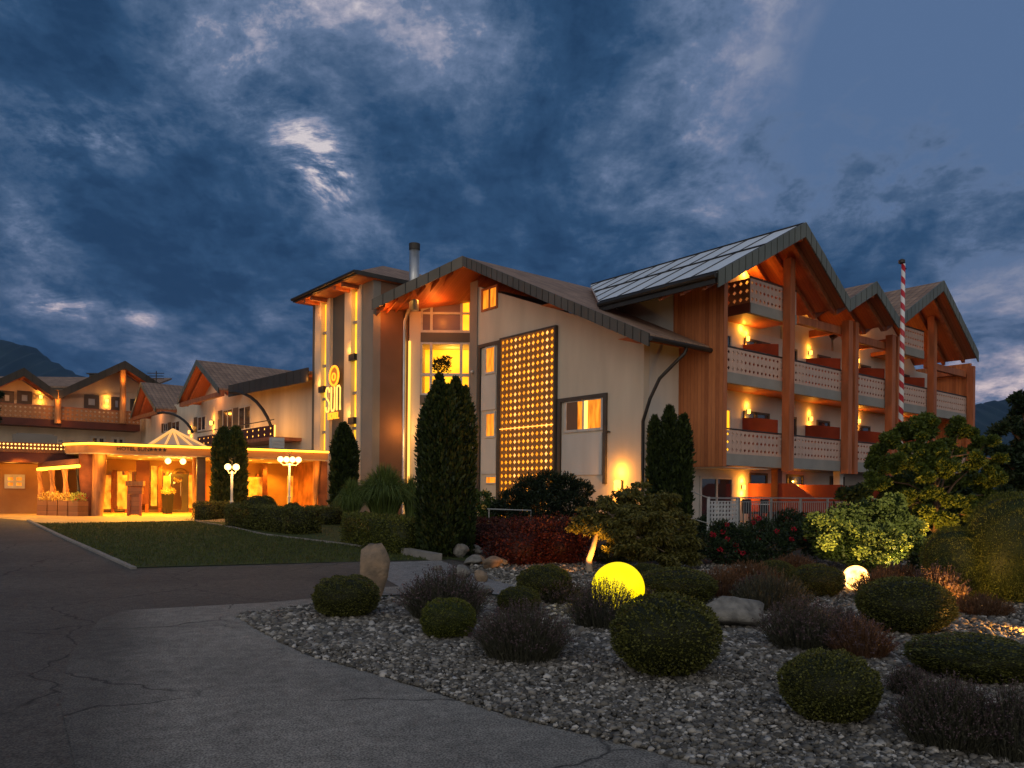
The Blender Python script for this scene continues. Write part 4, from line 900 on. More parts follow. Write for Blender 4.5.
for t, bo in ((344, 394), (406, 470)): x0, x1, z0, z1 = rect(421, 470, t, bo); b.box(x0 - .1, x0, .1, 1.6, z0, z1); b.box(x1, x1 + .1, .1, 1.6, z0, z1); b.box(x0, x1, .1, 1.6, z1, z1 + .1); b.box(x0, x1, .1, 1.6, z0 - .1, z0)
b.build('room_wall', M['stucco'], bay)
light(bay, (bx(450), .9, bz(450, 352)), 30, (1, .5, .08), .2)
light(bay, (bx(440), -1.2, bz(440, 318)), 55, (1, .26, .03), .08)  # this and the next: lights without fixtures, added to warm the soffit
light(bay, (bx(390), -1.5, bz(390, 322)), 22, (1, .26, .03), .08)
b = MB(); b.box(bx(409), bx(420.2), -.12, 1.8, -.2, bz(415, 312)); b.build('pilaster', M['stucco'], bay)
b = MB(); b.box(bx(402.5), bx(409), .15, 1.8, -.2, bz(405, 300)); b.build('recess_wall', M['stucco_grey'], bay)
b = MB(); b.tube([(bx(404.7), -.2, .0), (bx(404.7), -.2, bz(404, 322)), (bx(408.5), -.32, bz(411, 311)), (bx(414.5), -.5, bz(416, 297))], [.10, .10, .11, .12], 12); b.build('downpipe', M['zinc'], bay, smooth=True)
b = MB(); b.tube([(bx(409.8), -.25, .2), (bx(409.8), -.25, bz(408, 342))], .06, 10); b.build('copper_pipe', M['neon_core'], bay, smooth=True, label='slim copper pipe with an added amber glow beside the zinc downpipe')  # copper pipe, its warm light put in as emission
light(bay, (bx(408), -.9, bz(408, 430)), 45, (1, .42, .08), .3)
# tree-like houseplant inside the bay
hp = plant('potted_plant', 'dark potted ficus standing behind the lit bay window', 'houseplant', FBy.world(bx(440), .7, bz(440, 394)))
V, F, T = leaf_clumps([(0, 0, 1.45, .40), (.2, 0, 1.75, .28), (-.25, 0, 1.6, .28)], 2600, .13, .9); link(fast_mesh('crown', V, F, LM['pine'], T), 'crown', hp)
b = MB(); b.tube([(0, 0, 0), (.03, 0, .6), (0, 0, 1.3)], .025, 6); b.build('stem', M['bark'], hp); b = MB(); b.lathe([(.14, 0), (.2, .3), (.21, .32)], seg=14); b.build('pot', M['terracotta'], hp)

# light panel
tx0, tx1 = cx(500, -.08, 430), cx(556, -.08, 420); tzt = cz(528, 334, -.08); tzb = .35
ntx, ntz = 12, 0
cell = (tx1 - tx0 - .16) / 12; ntz = int((tzt - tzb) / cell); tzb = tzt - ntz * cell
tzs = cz(528, 427, -.08)
b = MB(); b.lattice(tx0 + .08, tx1 - .08, tzb, tzt, -.15, -.12, 12, ntz, .37); lp = b.build('pierced_panel', mat('lit larch boards', (.46, .20, .05), (.36, .15, .035)), cen)  # board colour lightened to stand in for the panel's glow
b = MB(); b.box(tx0, tx0 + .078, -.17, -.003, tzb - .05, tzt + .08); b.box(tx1 - .078, tx1, -.17, -.003, tzb - .05, tzt + .08); b.box(tx0 + .08, tx1 - .08, -.17, -.003, tzt + .002, tzt + .08); b.build('panel_frame', M['dark_frame'], lp)
b = MB(); b.box(tx0 + .08, tx1 - .08, -.18, -.155, tzs - .015, tzs + .015); b.build('panel_joint', M['neon_core'], lp)
m = emit('backlit panel', (1, .36, .02), 1.0); nt = m.node_tree; N, L = nt.nodes, nt.links
tc = N.new('ShaderNodeTexCoord'); sp = N.new('ShaderNodeSeparateXYZ'); L.new(tc.outputs['Object'], sp.inputs[0])
r = N.new('ShaderNodeValToRGB'); mr = N.new('ShaderNodeMapRange'); mr.inputs['From Min'].default_value = tx0 + .08; mr.inputs['From Max'].default_value = tx1 - .08; L.new(sp.outputs[0], mr.inputs['Value']); L.new(mr.outputs[0], r.inputs[0])
els = [(0, (.75, .26, .01)), (.22, (.95, .34, .02)), (.29, (1.0, .55, .16)), (.36, (.9, .33, .02)), (.50, (.9, .36, .03)), (.56, (1.0, .46, .08)), (.64, (.8, .28, .01)), (.78, (.9, .34, .03)), (.84, (1.0, .55, .16)), (.90, (.9, .34, .02)), (1, (.8, .3, .01))]
for i, (p, c) in enumerate(els): e = r.color_ramp.elements[i] if i < 2 else r.color_ramp.elements.new(p); e.position = p; e.color = c + (1,)
nz = N.new('ShaderNodeTexNoise'); nz.inputs['Scale'].default_value = 1.4; L.new(tc.outputs['Object'], nz.inputs['Vector']); ms = N.new('ShaderNodeMapRange'); ms.inputs['From Min'].default_value = .3; ms.inputs['From Max'].default_value = .7; ms.inputs['To Min'].default_value = 1.0; ms.inputs['To Max'].default_value = 2.0; L.new(nz.outputs['Fac'], ms.inputs['Value'])
L.new(r.outputs[0], N['Principled BSDF'].inputs['Emission Color']); L.new(ms.outputs[0], N['Principled BSDF'].inputs['Emission Strength'])
b = MB(); b.box(tx0 + .08, tx1 - .08, -.06, -.04, tzb, tzt); b.build('light_box', m, lp)
# windows of the gable wall
def niche(p0, p1, t, bo, name='window_surround'):
    x0, x1, z0, z1 = FC.rect(p0, p1, t, bo, -.02); b = MB(); w_ = .16
    b.box(x0, x0 + w_, -.10, -.003, z0, z1); b.box(x1 - w_, x1, -.10, -.003, z0, z1); b.box(x0 + w_, x1 - w_, -.10, -.003, z1 - w_, z1); return b.build(name, M['dark_frame'], cen)
window(cen, FC, 482, 498, 287, 310, -.0, 'glow_orange', 'beam', .10, 1, .05, label='small orange lit window high under the gable verge')
niche(478.5, 500, 343, 505)
for (p0, p1, t, bo) in ((485.5, 496, 346, 374), (485.5, 496, 412, 438)): window(cen, FC, p0, p1, t, bo, -.0, 'glow_orange', 'window_frame', .09, 0, .05)
window(cen, FC, 486, 497, 476, 484, -.0, 'glow_orange', 'window_frame', .05, 0, .05)
for (p0, p1, t, bo) in ((482, 496.5, 375.5, 410), (482, 496.5, 439.5, 474)):
    x0, x1, z0, z1 = FC.rect(p0, p1, t, bo); b = MB(); b.box(x0, x1, -.05, -.003, z0, z1); b.build('infill_panel', M['stucco_white'], cen)
niche(558.5, 607, 396, 484)
w3 = window(cen, FC, 565.5, 603.5, 398.5, 431.5, -.0, 'glow_orange', 'window_frame', .10, 1, .05, label='wide lit window right of the glowing panel with half drawn curtains')
x0, x1, z0, z1 = FC.rect(584, 588, 401, 430); b = MB(); b.box(x0, x1, -.045, -.022, z0, z1); b.build('curtain', M['glow_bright'] if False else emit('bright curtain gap', (1, .62, .1), 2.2), w3)
x0, x1, z0, z1 = FC.rect(567.5, 578, 400, 430); b = MB(); b.box(x0, x1, -.043, -.023, z0, z1); b.build('curtain', mat('brown curtain', (.22, .12, .07), scale=8, mapping=(8, 8, .3)), w3)
x0, x1, z0, z1 = FC.rect(562.5, 602.5, 434, 475); b = MB(); b.box(x0, x1, -.05, -.003, z0, z1); b.build('infill_panel', M['stucco_white'], cen)
t = sconce(FC, 621.5, 485, 0, 'bright wall lamp at the foot of the cream wall beside the maple', 110, None, 2.0)
x, z = FC.pix(473.5, 372, -.06); b = MB(); b.sphere((0, -.09, 0), .07, 12, 8); b.box(-.03, .03, -.06, 0, -.03, .05); o = b.build('wall_camera', M['white_metal'], None, loc=FC.world(x, -.06, z), rotz=FC.a); tag(o, 'small white security camera on the pilaster left of the glowing panel', 'camera')
x, z = FC.pix(610, 432, 0); b = MB(); b.sphere((0, -.12, 0), .05, 12, 8); b.box(-.02, .02, -.12, 0, -.02, .03); o = b.build('wall_camera', M['dark_metal'], None, loc=FC.world(x, 0, z), rotz=FC.a); tag(o, 'small dark camera on the wall right of the wide lit window', 'camera')

# chimney
ch = thing('chimney_pipe', 'round steel chimney pipe rising behind the tower roof', 'chimney', at(414, 300, Aw.y + 1.8).xy.to_3d())
z0, z1 = at(414, 285, Aw.y + 1.8).z, at(414, 244, Aw.y + 1.8).z
b = MB(); b.lathe([(.24, z0 - 1.2), (.24, z1 - .3)], seg=20); b.build('pipe', M['zinc'], ch, smooth=True)
b = MB(); b.lathe([(.26, z1 - .295), (.27, z1), (.2, z1 + .02)], seg=20); b.build('cap', M['dark_metal'], ch)

# ---------------------------------------------------------- tower with the sign
FT = Fr(371.5, 36.9, AF)
tow = fthing(FT, 'tower', 'grey stair tower with two amber glass strips and the hotel sign', 'building')
tX = lambda px, y=0.0: FT.pix(px, 400, y)[0]
xl = tX(312); ov = 1.0; ztop = FT.pix(357, 270.5, -ov)[1] - .08
xr2 = frame_at(FT.o, 39.1)
yb = xr2.X(402.5)
b = MB(); b.box(tX(329) , tX(345.5), .12, .4, -.2, ztop); b.build('sign_wall', M['stucco_grey'], tow)
b = MB(); b.box(xl, tX(316), .0, .4, -.2, ztop); b.box(xl, xl + .25, .405, 6, -.2, ztop); b.build('wall', M['stucco_grey'], tow)
b = MB(); b.box(tX(360.5), 0, 0, .4, -.2, ztop); b.build('wall', M['stucco_taupe'], tow)
b = MB(); b.box(-.35, -.003, .405, yb + .3, -.2, ztop); b.build('side_wall', M['stucco_brown'], tow)
for p0, p1, pw0, pw1, ym in ((316, 322.2, 322.2, 326.5, 440), (345.5, 352.3, 352.3, 357.2, 460)):
    b = MB(); b.box(tX(p0), tX(p1), -.10, .4, -.2, ztop); b.build('pilaster', M['stucco'], tow)
    b = MB(); b.box(tX(pw1), tX(pw1) + .42, -.05, .4, -.2, ztop); b.build('pilaster', M['stucco'], tow)
    s = MB(); s.box(tX(pw0), tX(pw1), .12, .16, -.2, ztop - .3); sw = s.build('strip_window', M['strip_window'], tow)
    f = MB(); zz = ztop - 1.9
    while zz > 2.2: f.box(tX(pw0), tX(pw1), .02, .118, zz, zz + .14); zz -= 1.75
    f.build('bar', M['concrete'], sw)
    for q in ((425, 505) if p0 < 330 else (355, 418)):
        zq = FT.Z((pw0 + pw1) / 2, q - (38 if p0 < 330 else 0)); 
        f = MB(); f.box(tX(pw0) - .03, tX(pw1) + .03, -.22, .0, zq - .3, zq + .02); f.build('lamp_box', M['dark_metal'], tow)
        light(tow, (tX((pw0 + pw1) / 2) - .35, -.35, zq + .25), 14, (1, .40, .05), .08)
    for zz_ in (3.6, 5.6, 7.6, 9.6): light(tow, (tX(p0) + .3, -.75, zz_), 9, (1, .38, .04), .15)
# tower roof
xL_, xR_ = FT.pix(294, 299, -ov)[0], FT.pix(357, 270, -ov)[0]; C0 = (xL_, -ov, ztop + .05); C1 = (xR_, -ov, ztop + .05); C2 = (xR_, 7, ztop + .05); C3 = (xL_, 7, ztop + .05); ap1 = (xl / 2, 2.4, ztop + 1.75); ap2 = (xl / 2, 4.6, ztop + 1.75)
b = MB(); b.add([C0, C1, C2, C3, ap1, ap2], [(0, 1, 4), (1, 2, 5, 4), (2, 3, 5), (3, 0, 4, 5), (0, 3, 2, 1)]); b.build('roof', M['tile_x'], tow)
b = MB(); b.box(C0[0] + .03, C1[0] - .03, C0[1] + .03, 6.9, ztop - .12, ztop + .04); b.build('soffit', M['soffit'], tow)
b = MB(); b.box(C0[0] - .04, C1[0] + .04, C0[1] - .05, C0[1], ztop - .1, ztop + .1); b.box(C1[0], C1[0] + .05, C0[1] + .002, 7, ztop - .1, ztop + .1); b.tube([(C0[0], C0[1] - .12, ztop + .03), (C1[0], C1[1] - .12, ztop + .03)], .08); b.build('gutter', M['dark_metal'], tow)
for px in (323, 354): b = MB(); x = tX(px); b.box(x - .5, x - .3, -ov + .1, .1, ztop - .30, ztop - .125); b.box(x + .3, x + .5, -ov + .1, .1, ztop - .30, ztop - .125); b.build('beam', M['beam'], tow); light(tow, (x, -.5, ztop - .7), 16, (1, .34, .05), .1)
# sign: disc, SUN, HOTEL
sg = fthing(FT, 'hotel_sign', 'glowing hotel name sign with a ringed disc on the grey tower', 'sign', tX(337), -.10, 0)
sx = lambda px: tX(px) - tX(337)
def ring(cx_, cz_, r, tr_, y, n=32): b = MB(); b.tube([(cx_ + r * math.cos(2 * PI * i / n), y, cz_ + r * math.sin(2 * PI * i / n)) for i in range(n + 1)], tr_, 8, False); return b
zc = FT.Z(336, 376.5); rr = (FT.Z(336, 367) - FT.Z(336, 386)) / 2
ring(0, zc, rr, .055, -.08).build('ring', M['neon'], sg); ring(-.02, zc - .05, rr * .36, .04, -.09).build('ring', M['neon'], sg)
b = MB(); b.lathe([(.02, -.03), (rr * .93, -.03), (rr * .93, .0), (.02, .0)], seg=28); b.v = [(x, z - .03, y + zc) for x, y, z in b.v]; b.build('disc', emit('dim sign disc', (.8, .24, .02), .35), sg)
zt1, zb1 = FT.Z(337, 387), FT.Z(337, 411); zt2, zb2 = FT.Z(337, 412.5), FT.Z(337, 419.5); xw0, xw1 = sx(328.6), sx(344); lw = (xw1 - xw0) / 3.3
def letter(ptsl, x0, wd, z0, z1, r=.045, m='neon_core'):
    b = MB()
    for pl in ptsl: b.tube([(x0 + u * wd, -.07, z0 + v * (z1 - z0)) for u, v in pl], r, 6)
    return b.build('letter', M[m], sg)
def dbl(pl, o=.0): return pl
S_ = [[(.95, .80), (.92, .93), (.7, 1), (.35, 1), (.12, .9), (.12, .66), (.3, .55), (.7, .46), (.92, .36), (.92, .12), (.7, 0), (.3, 0), (.1, .08), (.08, .2)]]
U_ = [[(.12, 1), (.12, .12), (.3, 0), (.7, 0), (.92, .12), (.92, 1)]]
N_ = [[(.12, 0), (.12, .9), (.25, 1), (.7, 1), (.95, .9), (.95, 0)]]
for k, Lt in enumerate((S_, U_, N_)): letter(Lt, xw0 + k * lw * 1.16, lw * .84, zb1, zt1, .046)
def textobj(txt, parent, x, y, z, size, m, sx_=1.0, ext=.02, name='lettering', shear=0, thick=0.0):
    cu = bpy.data.curves.new(name, 'FONT'); cu.body = txt; cu.size = size; cu.extrude = ext; cu.align_x = 'CENTER'; cu.shear = shear; cu.offset = thick
    tmp = bpy.data.objects.new('tmp_text', cu); C.objects.link(tmp); dg = bpy.context.evaluated_depsgraph_get(); dg.update()
    me = bpy.data.meshes.new_from_object(tmp.evaluated_get(dg)); bpy.data.objects.remove(tmp); me.materials.clear(); me.materials.append(m)
    o = bpy.data.objects.new(name, me); C.objects.link(o); o.parent = parent; o.location = (x, y, z); o.rotation_euler = (PI / 2, 0, 0); o.scale = (sx_, 1, 1); return o
textobj('HOTEL', sg, (xw0 + xw1) / 2, -.06, zb2 + .02, (zt2 - zb2) * 1.35, M['neon'], .80, .03, thick=.004)
light(sg, (0, -.8, zb1), 10, (1, .4, .06), .3)

# ---------------------------------------------------------- long front building on the left
FL = frame_at(FT.world(xl, .6).xy, AF)
lf = fthing(FL, 'guest_house', 'long cream guest house with two small tiled cross gables behind the entrance canopy', 'building')
lX = lambda px, y=0.0, py=400: FL.pix(px, py, y)[0]
lZ = lambda px, py, y=0.0: FL.pix(px, py, y)[1]
xa_, xb_ = lX(229, 0, 400), lX(141)
zr_ = lZ(300, 373)
b = MB(); b.box(xa_, .0, 0, .3, -.2, zr_ - .1); b.build('wall', M['stucco'], lf)
zfar = lZ(150, 405) ; zl_ = lZ(205, 396)
b = MB(); b.box(xb_, xa_ - .002, .02, .3, -.2, zl_); b.build('wall', M['stucco'], lf)
# right flat roof with dark verge
z1_ = lZ(312, 368, -1.2); x1_ = lX(229, -1.2, 386); z0_ = lZ(229, 386, -1.2)
b = MB(); b.prism([(x1_, -1.2, z0_), (.0, -1.2, z1_), (.0, 8, z1_ + .8), (x1_, 8, z0_ + .8)], (0, 0, -.14)); b.build('roof', M['tile_x'], lf)
b = MB(); b.prism([(x1_, -1.15, z0_ - .145), (.0, -1.15, z1_ - .145), (.0, .0, z1_ - .145), (x1_, .0, z0_ - .145)], (0, 0, -.12)); b.build('soffit', M['soffit'], lf)
strip_fascia(lf, [(x1_, -1.2, z0_ + .03), (.9, -1.2, z1_ + .07)], .75, .05, .9, (0, -1, 0), fmat='fascia_dark')
# the gables
for (pl, pyl, pa, pya, pr, pyr, yb_) in ((178, 400, 197, 360, 219, 388, 7.5), (131, 418, 141, 382, 156, 404, 6.0)):
    gy = -1.6
    gxs = (lX(pl, gy, pyl), lX(pa, gy, pya), lX(pr, gy, pyr)); gzs = (lZ(pl, pyl, gy), lZ(pa, pya, gy), lZ(pr, pyr, gy)); print('lgable', gxs, gzs)
    zz = (gzs[0] + gzs[2]) / 2
    gable(lf, gxs, (zz, gzs[1], zz), gy, yb_, M['tile_x'], th=.26, seg=.5, fh=.4, purl=1)
    w_ = MB(); w_.prism([(gxs[0] + .5, -.02, zl_), (gxs[2] - .5, -.02, zl_), (gxs[2] - .5, -.02, zz + .1), (gxs[1], -.02, gzs[1] - .4), (gxs[0] + .5, -.02, zz + .1)], (0, .2, 0)); w_.build('wall', M['stucco'], lf)
    b = MB(); b.box(gxs[0], gxs[2], gy + .1, gy + .35, zz - .5, zz - .2); b.build('beam', M['beam'], lf)
    light(lf, (gxs[1], -.7, zz - .2), 34, (1, .30, .05), .3)
# curved gutter arms
for (pa, pb_, yy0) in (((158, 413), (193, 433), -1.4), ((230, 392), (274, 436), -1.4)):
    b = MB(); x0, z0 = FL.pix(pa[0], pa[1], -1.5); x1, z1 = FL.pix(pb_[0], pb_[1], -.3); P = []
    for i in range(9): th = PI / 2 * i / 8; P.append((x0 + (x1 - x0) * math.sin(th), -1.5 + 1.2 * i / 8, z1 + (z0 - z1) * math.cos(th)))
    b.tube(P, .10, 8); b.build('downpipe', M['dark_metal'], lf, smooth=True)
# windows with shutters, low terrace
for (p0, p1, t, bo, lab) in ((239, 251, 406, 430, None), (223, 233, 409, 431, None), (198, 206, 416, 431, None), (172, 180, 421, 432, None), (164, 168, 423, 432, None)):
    w_ = window(lf, FL, p0, p1, t, bo, -.0, 'dark_glass', 'window_frame', .09, 1, .05)
    x0, x1, z0, z1 = FL.rect(p0, p1, t, bo); hw = (x1 - x0) * .45
    for a, c in ((x0 - hw - .02, x0 - .02),): b = MB(); b.box(a, c, -.06, -.003, z0, z1); b.build('shutter', M['dark_frame'], lf)
# first floor balcony with glowing pierced boards
bl0, bl1, zb0, zb1_ = FL.rect(198, 274, 431, 443, -1.6)
bo_ = MB(); bo_.lattice(bl0, bl1, zb0 + .1, zb1_, -1.64, -1.6, 15, 2, .34); bo = bo_.build('balcony_boards', M['dark_wood'], lf)
b = MB(); b.box(bl0, bl1, -1.55, -1.53, zb0 + .1, zb1_); b.build('light_strip', emit('balcony led', (1, .45, .06), 4.0), bo)
b = MB(); b.box(bl0, bl1 + .1, -1.7, 0, zb0 - .1, zb0 + .09); b.build('balcony_floor', M['beam'], lf)
b = MB(); b.tube([(bl0, -1.62, zb1_ + .3), (bl1, -1.62, zb1_ + .3)], .03); b.build('handrail', M['dark_metal'], lf)
light(lf, ((bl0 + bl1) / 2, -.8, zb1_ + .3), 22, (1, .40, .06), .5); light(lf, (bl1 - 2, -1.0, zb1_ + .2), 10, (1, .42, .08), .5)
sconce(FL, 213.5, 423, 0, 'lit lantern beside the windows above the entrance canopy', 45, None, 1.6)
sconce(FL, 191, 432, 0, 'lit lantern at the end of the first curved gutter arm', 30, None, 1.3)

# ---------------------------------------------------------- far left wing facing us
RL = frame_at(FL.world(xb_, 0).xy, 39.1)
rw = fthing(RL, 'timber_balcony_house', 'far left house with two broad gables and a lamplit timber balcony', 'building')
rX = lambda px, y=0.0, py=400: RL.pix(px, py, y)[0]
rZ = lambda px, py, y=0.0: RL.pix(px, py, y)[1]
xs0 = rX(-70)
b = MB(); b.box(xs0, .2, 0, .3, -.2, rZ(60, 392)); b.build('wall', M['stucco'], rw)
for (pl, pyl, pa, pya, pr, pyr, tl) in ((57, 392, 125, 361, 160, 384, 1), (-30, 392, 24, 368, 57, 392, 2)):
    gy = -2.6; gxs = (rX(pl, gy, pyl), rX(pa, gy, pya), rX(pr, gy, pyr)); gzs = (rZ(pl, pyl, gy), rZ(pa, pya, gy), rZ(pr, pyr, gy)); print('rl gable', gxs, gzs)
    zz = min(gzs[0], gzs[2]); gable(rw, gxs, (gzs[0], gzs[1], gzs[2]), gy, 8, M['tile_x'], th=.4, seg=.6, fh=.7, purl=2, smat='soffit', fmat='fascia_dark')
    w_ = MB(); w_.prism([(gxs[0] + .4, -.02, rZ(60, 395)), (gxs[2] - .2, -.02, rZ(60, 395)), (gxs[2] - .2, -.02, gzs[2] - .4), (gxs[1], -.02, gzs[1] - .6), (gxs[0] + .4, -.02, gzs[0] - .4)], (0, .2, 0)); w_.build('wall', M['stucco'], rw)
br0, br1, zq0, zq1 = rX(-60, -2.0), rX(140, -2.0), rZ(60, 420, -2), rZ(60, 406.5, -2)
b = MB(); b.lattice(br0, br1, zq0, zq1 - .08, -2.04, -2.0, 42, 3, .30); bb = b.build('balcony_boards', mat('honey balcony boards', (.46, .20, .075), (.34, .14, .05)), rw)
b = MB(); b.box(br0, br1, -2.06, -1.98, zq1 - .07, zq1); b.build('handrail', M['beam'], bb)
b = MB(); b.box(br0, br1, -2.1, 0, zq0 - .6, zq0 - .01); b.build('balcony_floor', M['dark_wood'], rw)
for px, yb0, yt in ((56.5, 424, 392), (121, 424, 372)):
    x = rX(px, -1.7); b = MB(); b.tube([(x, -2.4, rZ(px, 424, -1.7)), (x, -2.4, rZ(px, yt, -1.7) + .1)], .26, 12); b.build('post', M['log'], rw, smooth=True); light(rw, (x - .1, -2.95, rZ(px, yt, -1.7) - .9), 26, (1, .38, .045), .1); light(rw, (x + .1, -3.0, rZ(px, yt, -1.7) - 2.6), 18, (1, .38, .045), .1)
for (p0, p1, t, bo) in ((0, 14, 391, 405), (17, 32, 391, 405), (84, 99, 395, 409), (111, 122, 397, 411), (130, 136, 399, 411)):
    window(rw, RL, p0, p1, t, bo, -.0, 'pale_pane', 'dark_frame', .34, 0, .08)
for (p0, p1, t, bo) in ((90, 106, 436, 446), (111, 125, 437, 447)): window(rw, RL, p0, p1, t, bo, -.0, 'dark_glass', 'window_frame', .22, 1, .08)
sconce(RL, 40.5, 397, 0, 'lit wall lamp on the left balcony house under the left gable', 34, 'wall lamps of the left balcony house', 1.7)
sconce(RL, 106.5, 401, 0, 'lit wall lamp on the left balcony house between two dark windows', 34, 'wall lamps of the left balcony house', 1.7)
light(rw, (rX(10), -1.4, rZ(20, 398)), 22, (1, .33, .04), .5)
# service roof with pale boxes
for (p0, p1, t, bo) in ((13, 57, 435, 447),):
    x0, x1, z0, z1 = RL.rect(p0, p1, t, bo, -3.5); b = MB(); b.box(x0, x1, -3.6, -3.0, z0 - .3, z1); b.box(x0 + .3, x1 - .2, -3.3, -2.9, z1 + .002, z1 + .12)
    for k in range(5): b.box(x0 + .5 + k * .9, x0 + .8 + k * .9, -3.62, -3.603, z1 - .5, z1 - .3)
    tag(b.build('ventilation_unit', M['stucco_taupe'], None, loc=(RL.o.x, RL.o.y, 0), rotz=RL.a), 'long pale ventilation unit on the low roof behind the dotted light parapet', 'vent unit')
# neighbour roofs far left, roof aerials
nb = thing('neighbour_house', 'dim grey roofed house behind the two left gables', 'house', at(60, 400, 82).xy.to_3d())
zA, zB = at(60, 370, 82).z, at(60, 384, 82).z
b = MB(); b.prism([(-9, 0, zB - .2), (9, 0, zB - .2), (9, 0, 0), (-9, 0, 0)], (0, 8, 0)); b.build('wall', M['stucco_white'], nb)
b = MB(); b.prism([(-9.6, -.6, zB - .3), (9.6, -.6, zB - .3), (9.6, 5, zA), (-9.6, 5, zA)], (0, 0, -.2)); b.build('roof', M['tile_x'], nb)
ae = thing('roof_aerial', 'thin rooftop aerial above the roof between the far gables and the small tiled gable', 'aerial', at(156, 400, 70).xy.to_3d()); za_ = at(156, 371, 70).z
b2_ = MB(); b2_.tube([(0, 0, za_ - 3.5), (0, 0, za_)], .05, 6); b2_.build('mast', M['dark_metal'], ae); b2_ = MB(); [b2_.tube([(-.8 + .1 * k, 0, za_ - .25 * k - .2), (.7, 0, za_ - .25 * k - .2)], .035, 5) for k in range(3)]; b2_.build('arms', M['dark_metal'], ae)
b = MB(); b.box(1.2, 2.4, 3.4, 4.4, zA - .8, zA + .1); b.box(1.0, 2.6, 3.2, 4.6, zA + .102, zA + .2); b.build('chimney', M['dark_metal'], nb)

# ---------------------------------------------------------- entrance canopy
CN = Fr(87, 30.6, 30.6)
can = fthing(CN, 'entrance_canopy', 'flat glowing entrance canopy with amber edge light and timber columns', 'canopy')
kX = lambda px, y=0.0: CN.pix(px, 460, y)[0]
kZ = lambda px, py, y=0.0: CN.pix(px, py, y)[1]
xe = kX(328); zt0 = kZ(95, 441.5); zb0_ = kZ(95, 452.5)

D_ = 6.5; zt0 -= .07
b = MB(); b.prism([(0, 0, zb0_), (xe, 0, zb0_), (xe, D_, zb0_), (-.9, D_, zb0_), (-.75, 1.2, zb0_)], (0, 0, zt0 - zb0_ - .06)); b.build('fascia_board', M['fascia_lit'], can)
b = MB(); b.prism([(.05, .05, zb0_ - .003), (xe - .05, .05, zb0_ - .003), (xe - .05, D_, zb0_ - .003), (-.85, D_, zb0_ - .003), (-.7, 1.2, zb0_ - .003)], (0, 0, -.04)); b.build('ceiling', M['stucco'], can)
b = MB(); b.tube([(-.80, 1.2, zt0 - .02), (0, -.12, zt0 - .02), (xe, -.12, zt0 - .02)], .045, 8); b.build('led_strip', M['led'], can)
b = MB(); b.prism([(-.06, -.12, zt0 - .05), (xe + .05, -.12, zt0 - .05), (xe + .05, D_, zt0 - .05), (-1.0, D_, zt0 - .05), (-.85, 1.15, zt0 - .05)], (0, 0, .03)); b.v = [(q[0], q[1], q[2] + .07) for q in b.v]; b.build('roof_sheet', M['dark_metal'], can)
# columns
def column(px, ybot, y, r, m='log', tilt=0, sq=False):
    x = kX(px, y); zz = g(0, CN.world(x, y).y) - .1; b = MB()
    if sq: b.box(x - r, x + r, y - r * .6, y + r * .6, zz, zb0_ - .045)
    else: b.tube([(x - tilt, y, zz), (x, y, (zz + zb0_) / 2), (x + tilt * .5, y, zb0_ - .045)], [r * .86, r, r * 1.1], 14)
    return b.build('column', M[m], can, smooth=not sq)
column(99, 516, .35, .24, tilt=.06); column(201, 512, .4, .17, 'dark_frame', sq=True); column(316, 510, .5, .15, tilt=.08); column(195, 510, 1.0, .1)
b = MB(); x0, x1 = kX(79), kX(93.5); b.box(x0, x1, .45, .7, .3, zb0_ - .045); b.build('side_panel', M['rust'], can)
b = MB(); x0, x1 = kX(318.5, .6), kX(327.5, .6); b.box(x0, x1, .6, 5.0, .3, zb0_ - .045); b.build('side_panel', M['rust'], can)
for i in range(3):
    x = xe * (.2 + .28 * i)
for (px, y) in ((120, 2.2), (150, 2.6), (180, 2.2), (215, 2.4), (250, 2.2), (285, 2.2), (305, 3.4), (140, 4.6), (170, 4.8), (100, 1.6), (235, 4.5), (270, 4.6)):
    x = kX(px, y); b = MB(); b.lathe([(.09, -.05), (.09, -.043)], (x, y, zb0_ + .0), 10); b.build('downlight', M['lamp_warm'], can); light(can, (x, y, zb0_ - .12), 330, (1, .41, .02), .08, 'SPOT', (0, 0, 0), 140); light(can, (x, y, zb0_ - .3), 12, (1, .41, .02), .08)
light(can, (kX(99, .35) + .1, -.15, zb0_ - .30), 18, (1, .45, .06), .05); light(can, (kX(86, .35), -.15, zb0_ - .9), 14, (1, .36, .04), .1); light(can, (kX(316, .35), .0, zb0_ - .6), 16, (1, .40, .05), .1); light(can, (kX(201, .35) - .5, -.1, zb0_ - .6), 10, (1, .40, .05), .1)  # lights without fixtures, added to brighten the columns and side panel
for px in (112, 136, 160, 184, 222, 262, 300):  # extra front row, added to brighten the forecourt
    x = kX(px, .55); b = MB(); b.lathe([(.07, -.05), (.07, -.043)], (x, .55, zb0_), 10); b.build('downlight', M['lamp_warm'], can); light(can, (x, .55, zb0_ - .1), 300, (1, .42, .02), .06, 'SPOT', (math.radians(-22), 0, 0), 120)
for px in (168, 183): x = kX(px, 1.6); b = MB(); b.sphere((x, 1.6, zb0_ - .2), .13, 14, 8); b.build('ceiling_lamp', M['glow_bright'], can, smooth=True); light(can, (x, 1.6, zb0_ - .45), 30, (1, .5, .1), .1)
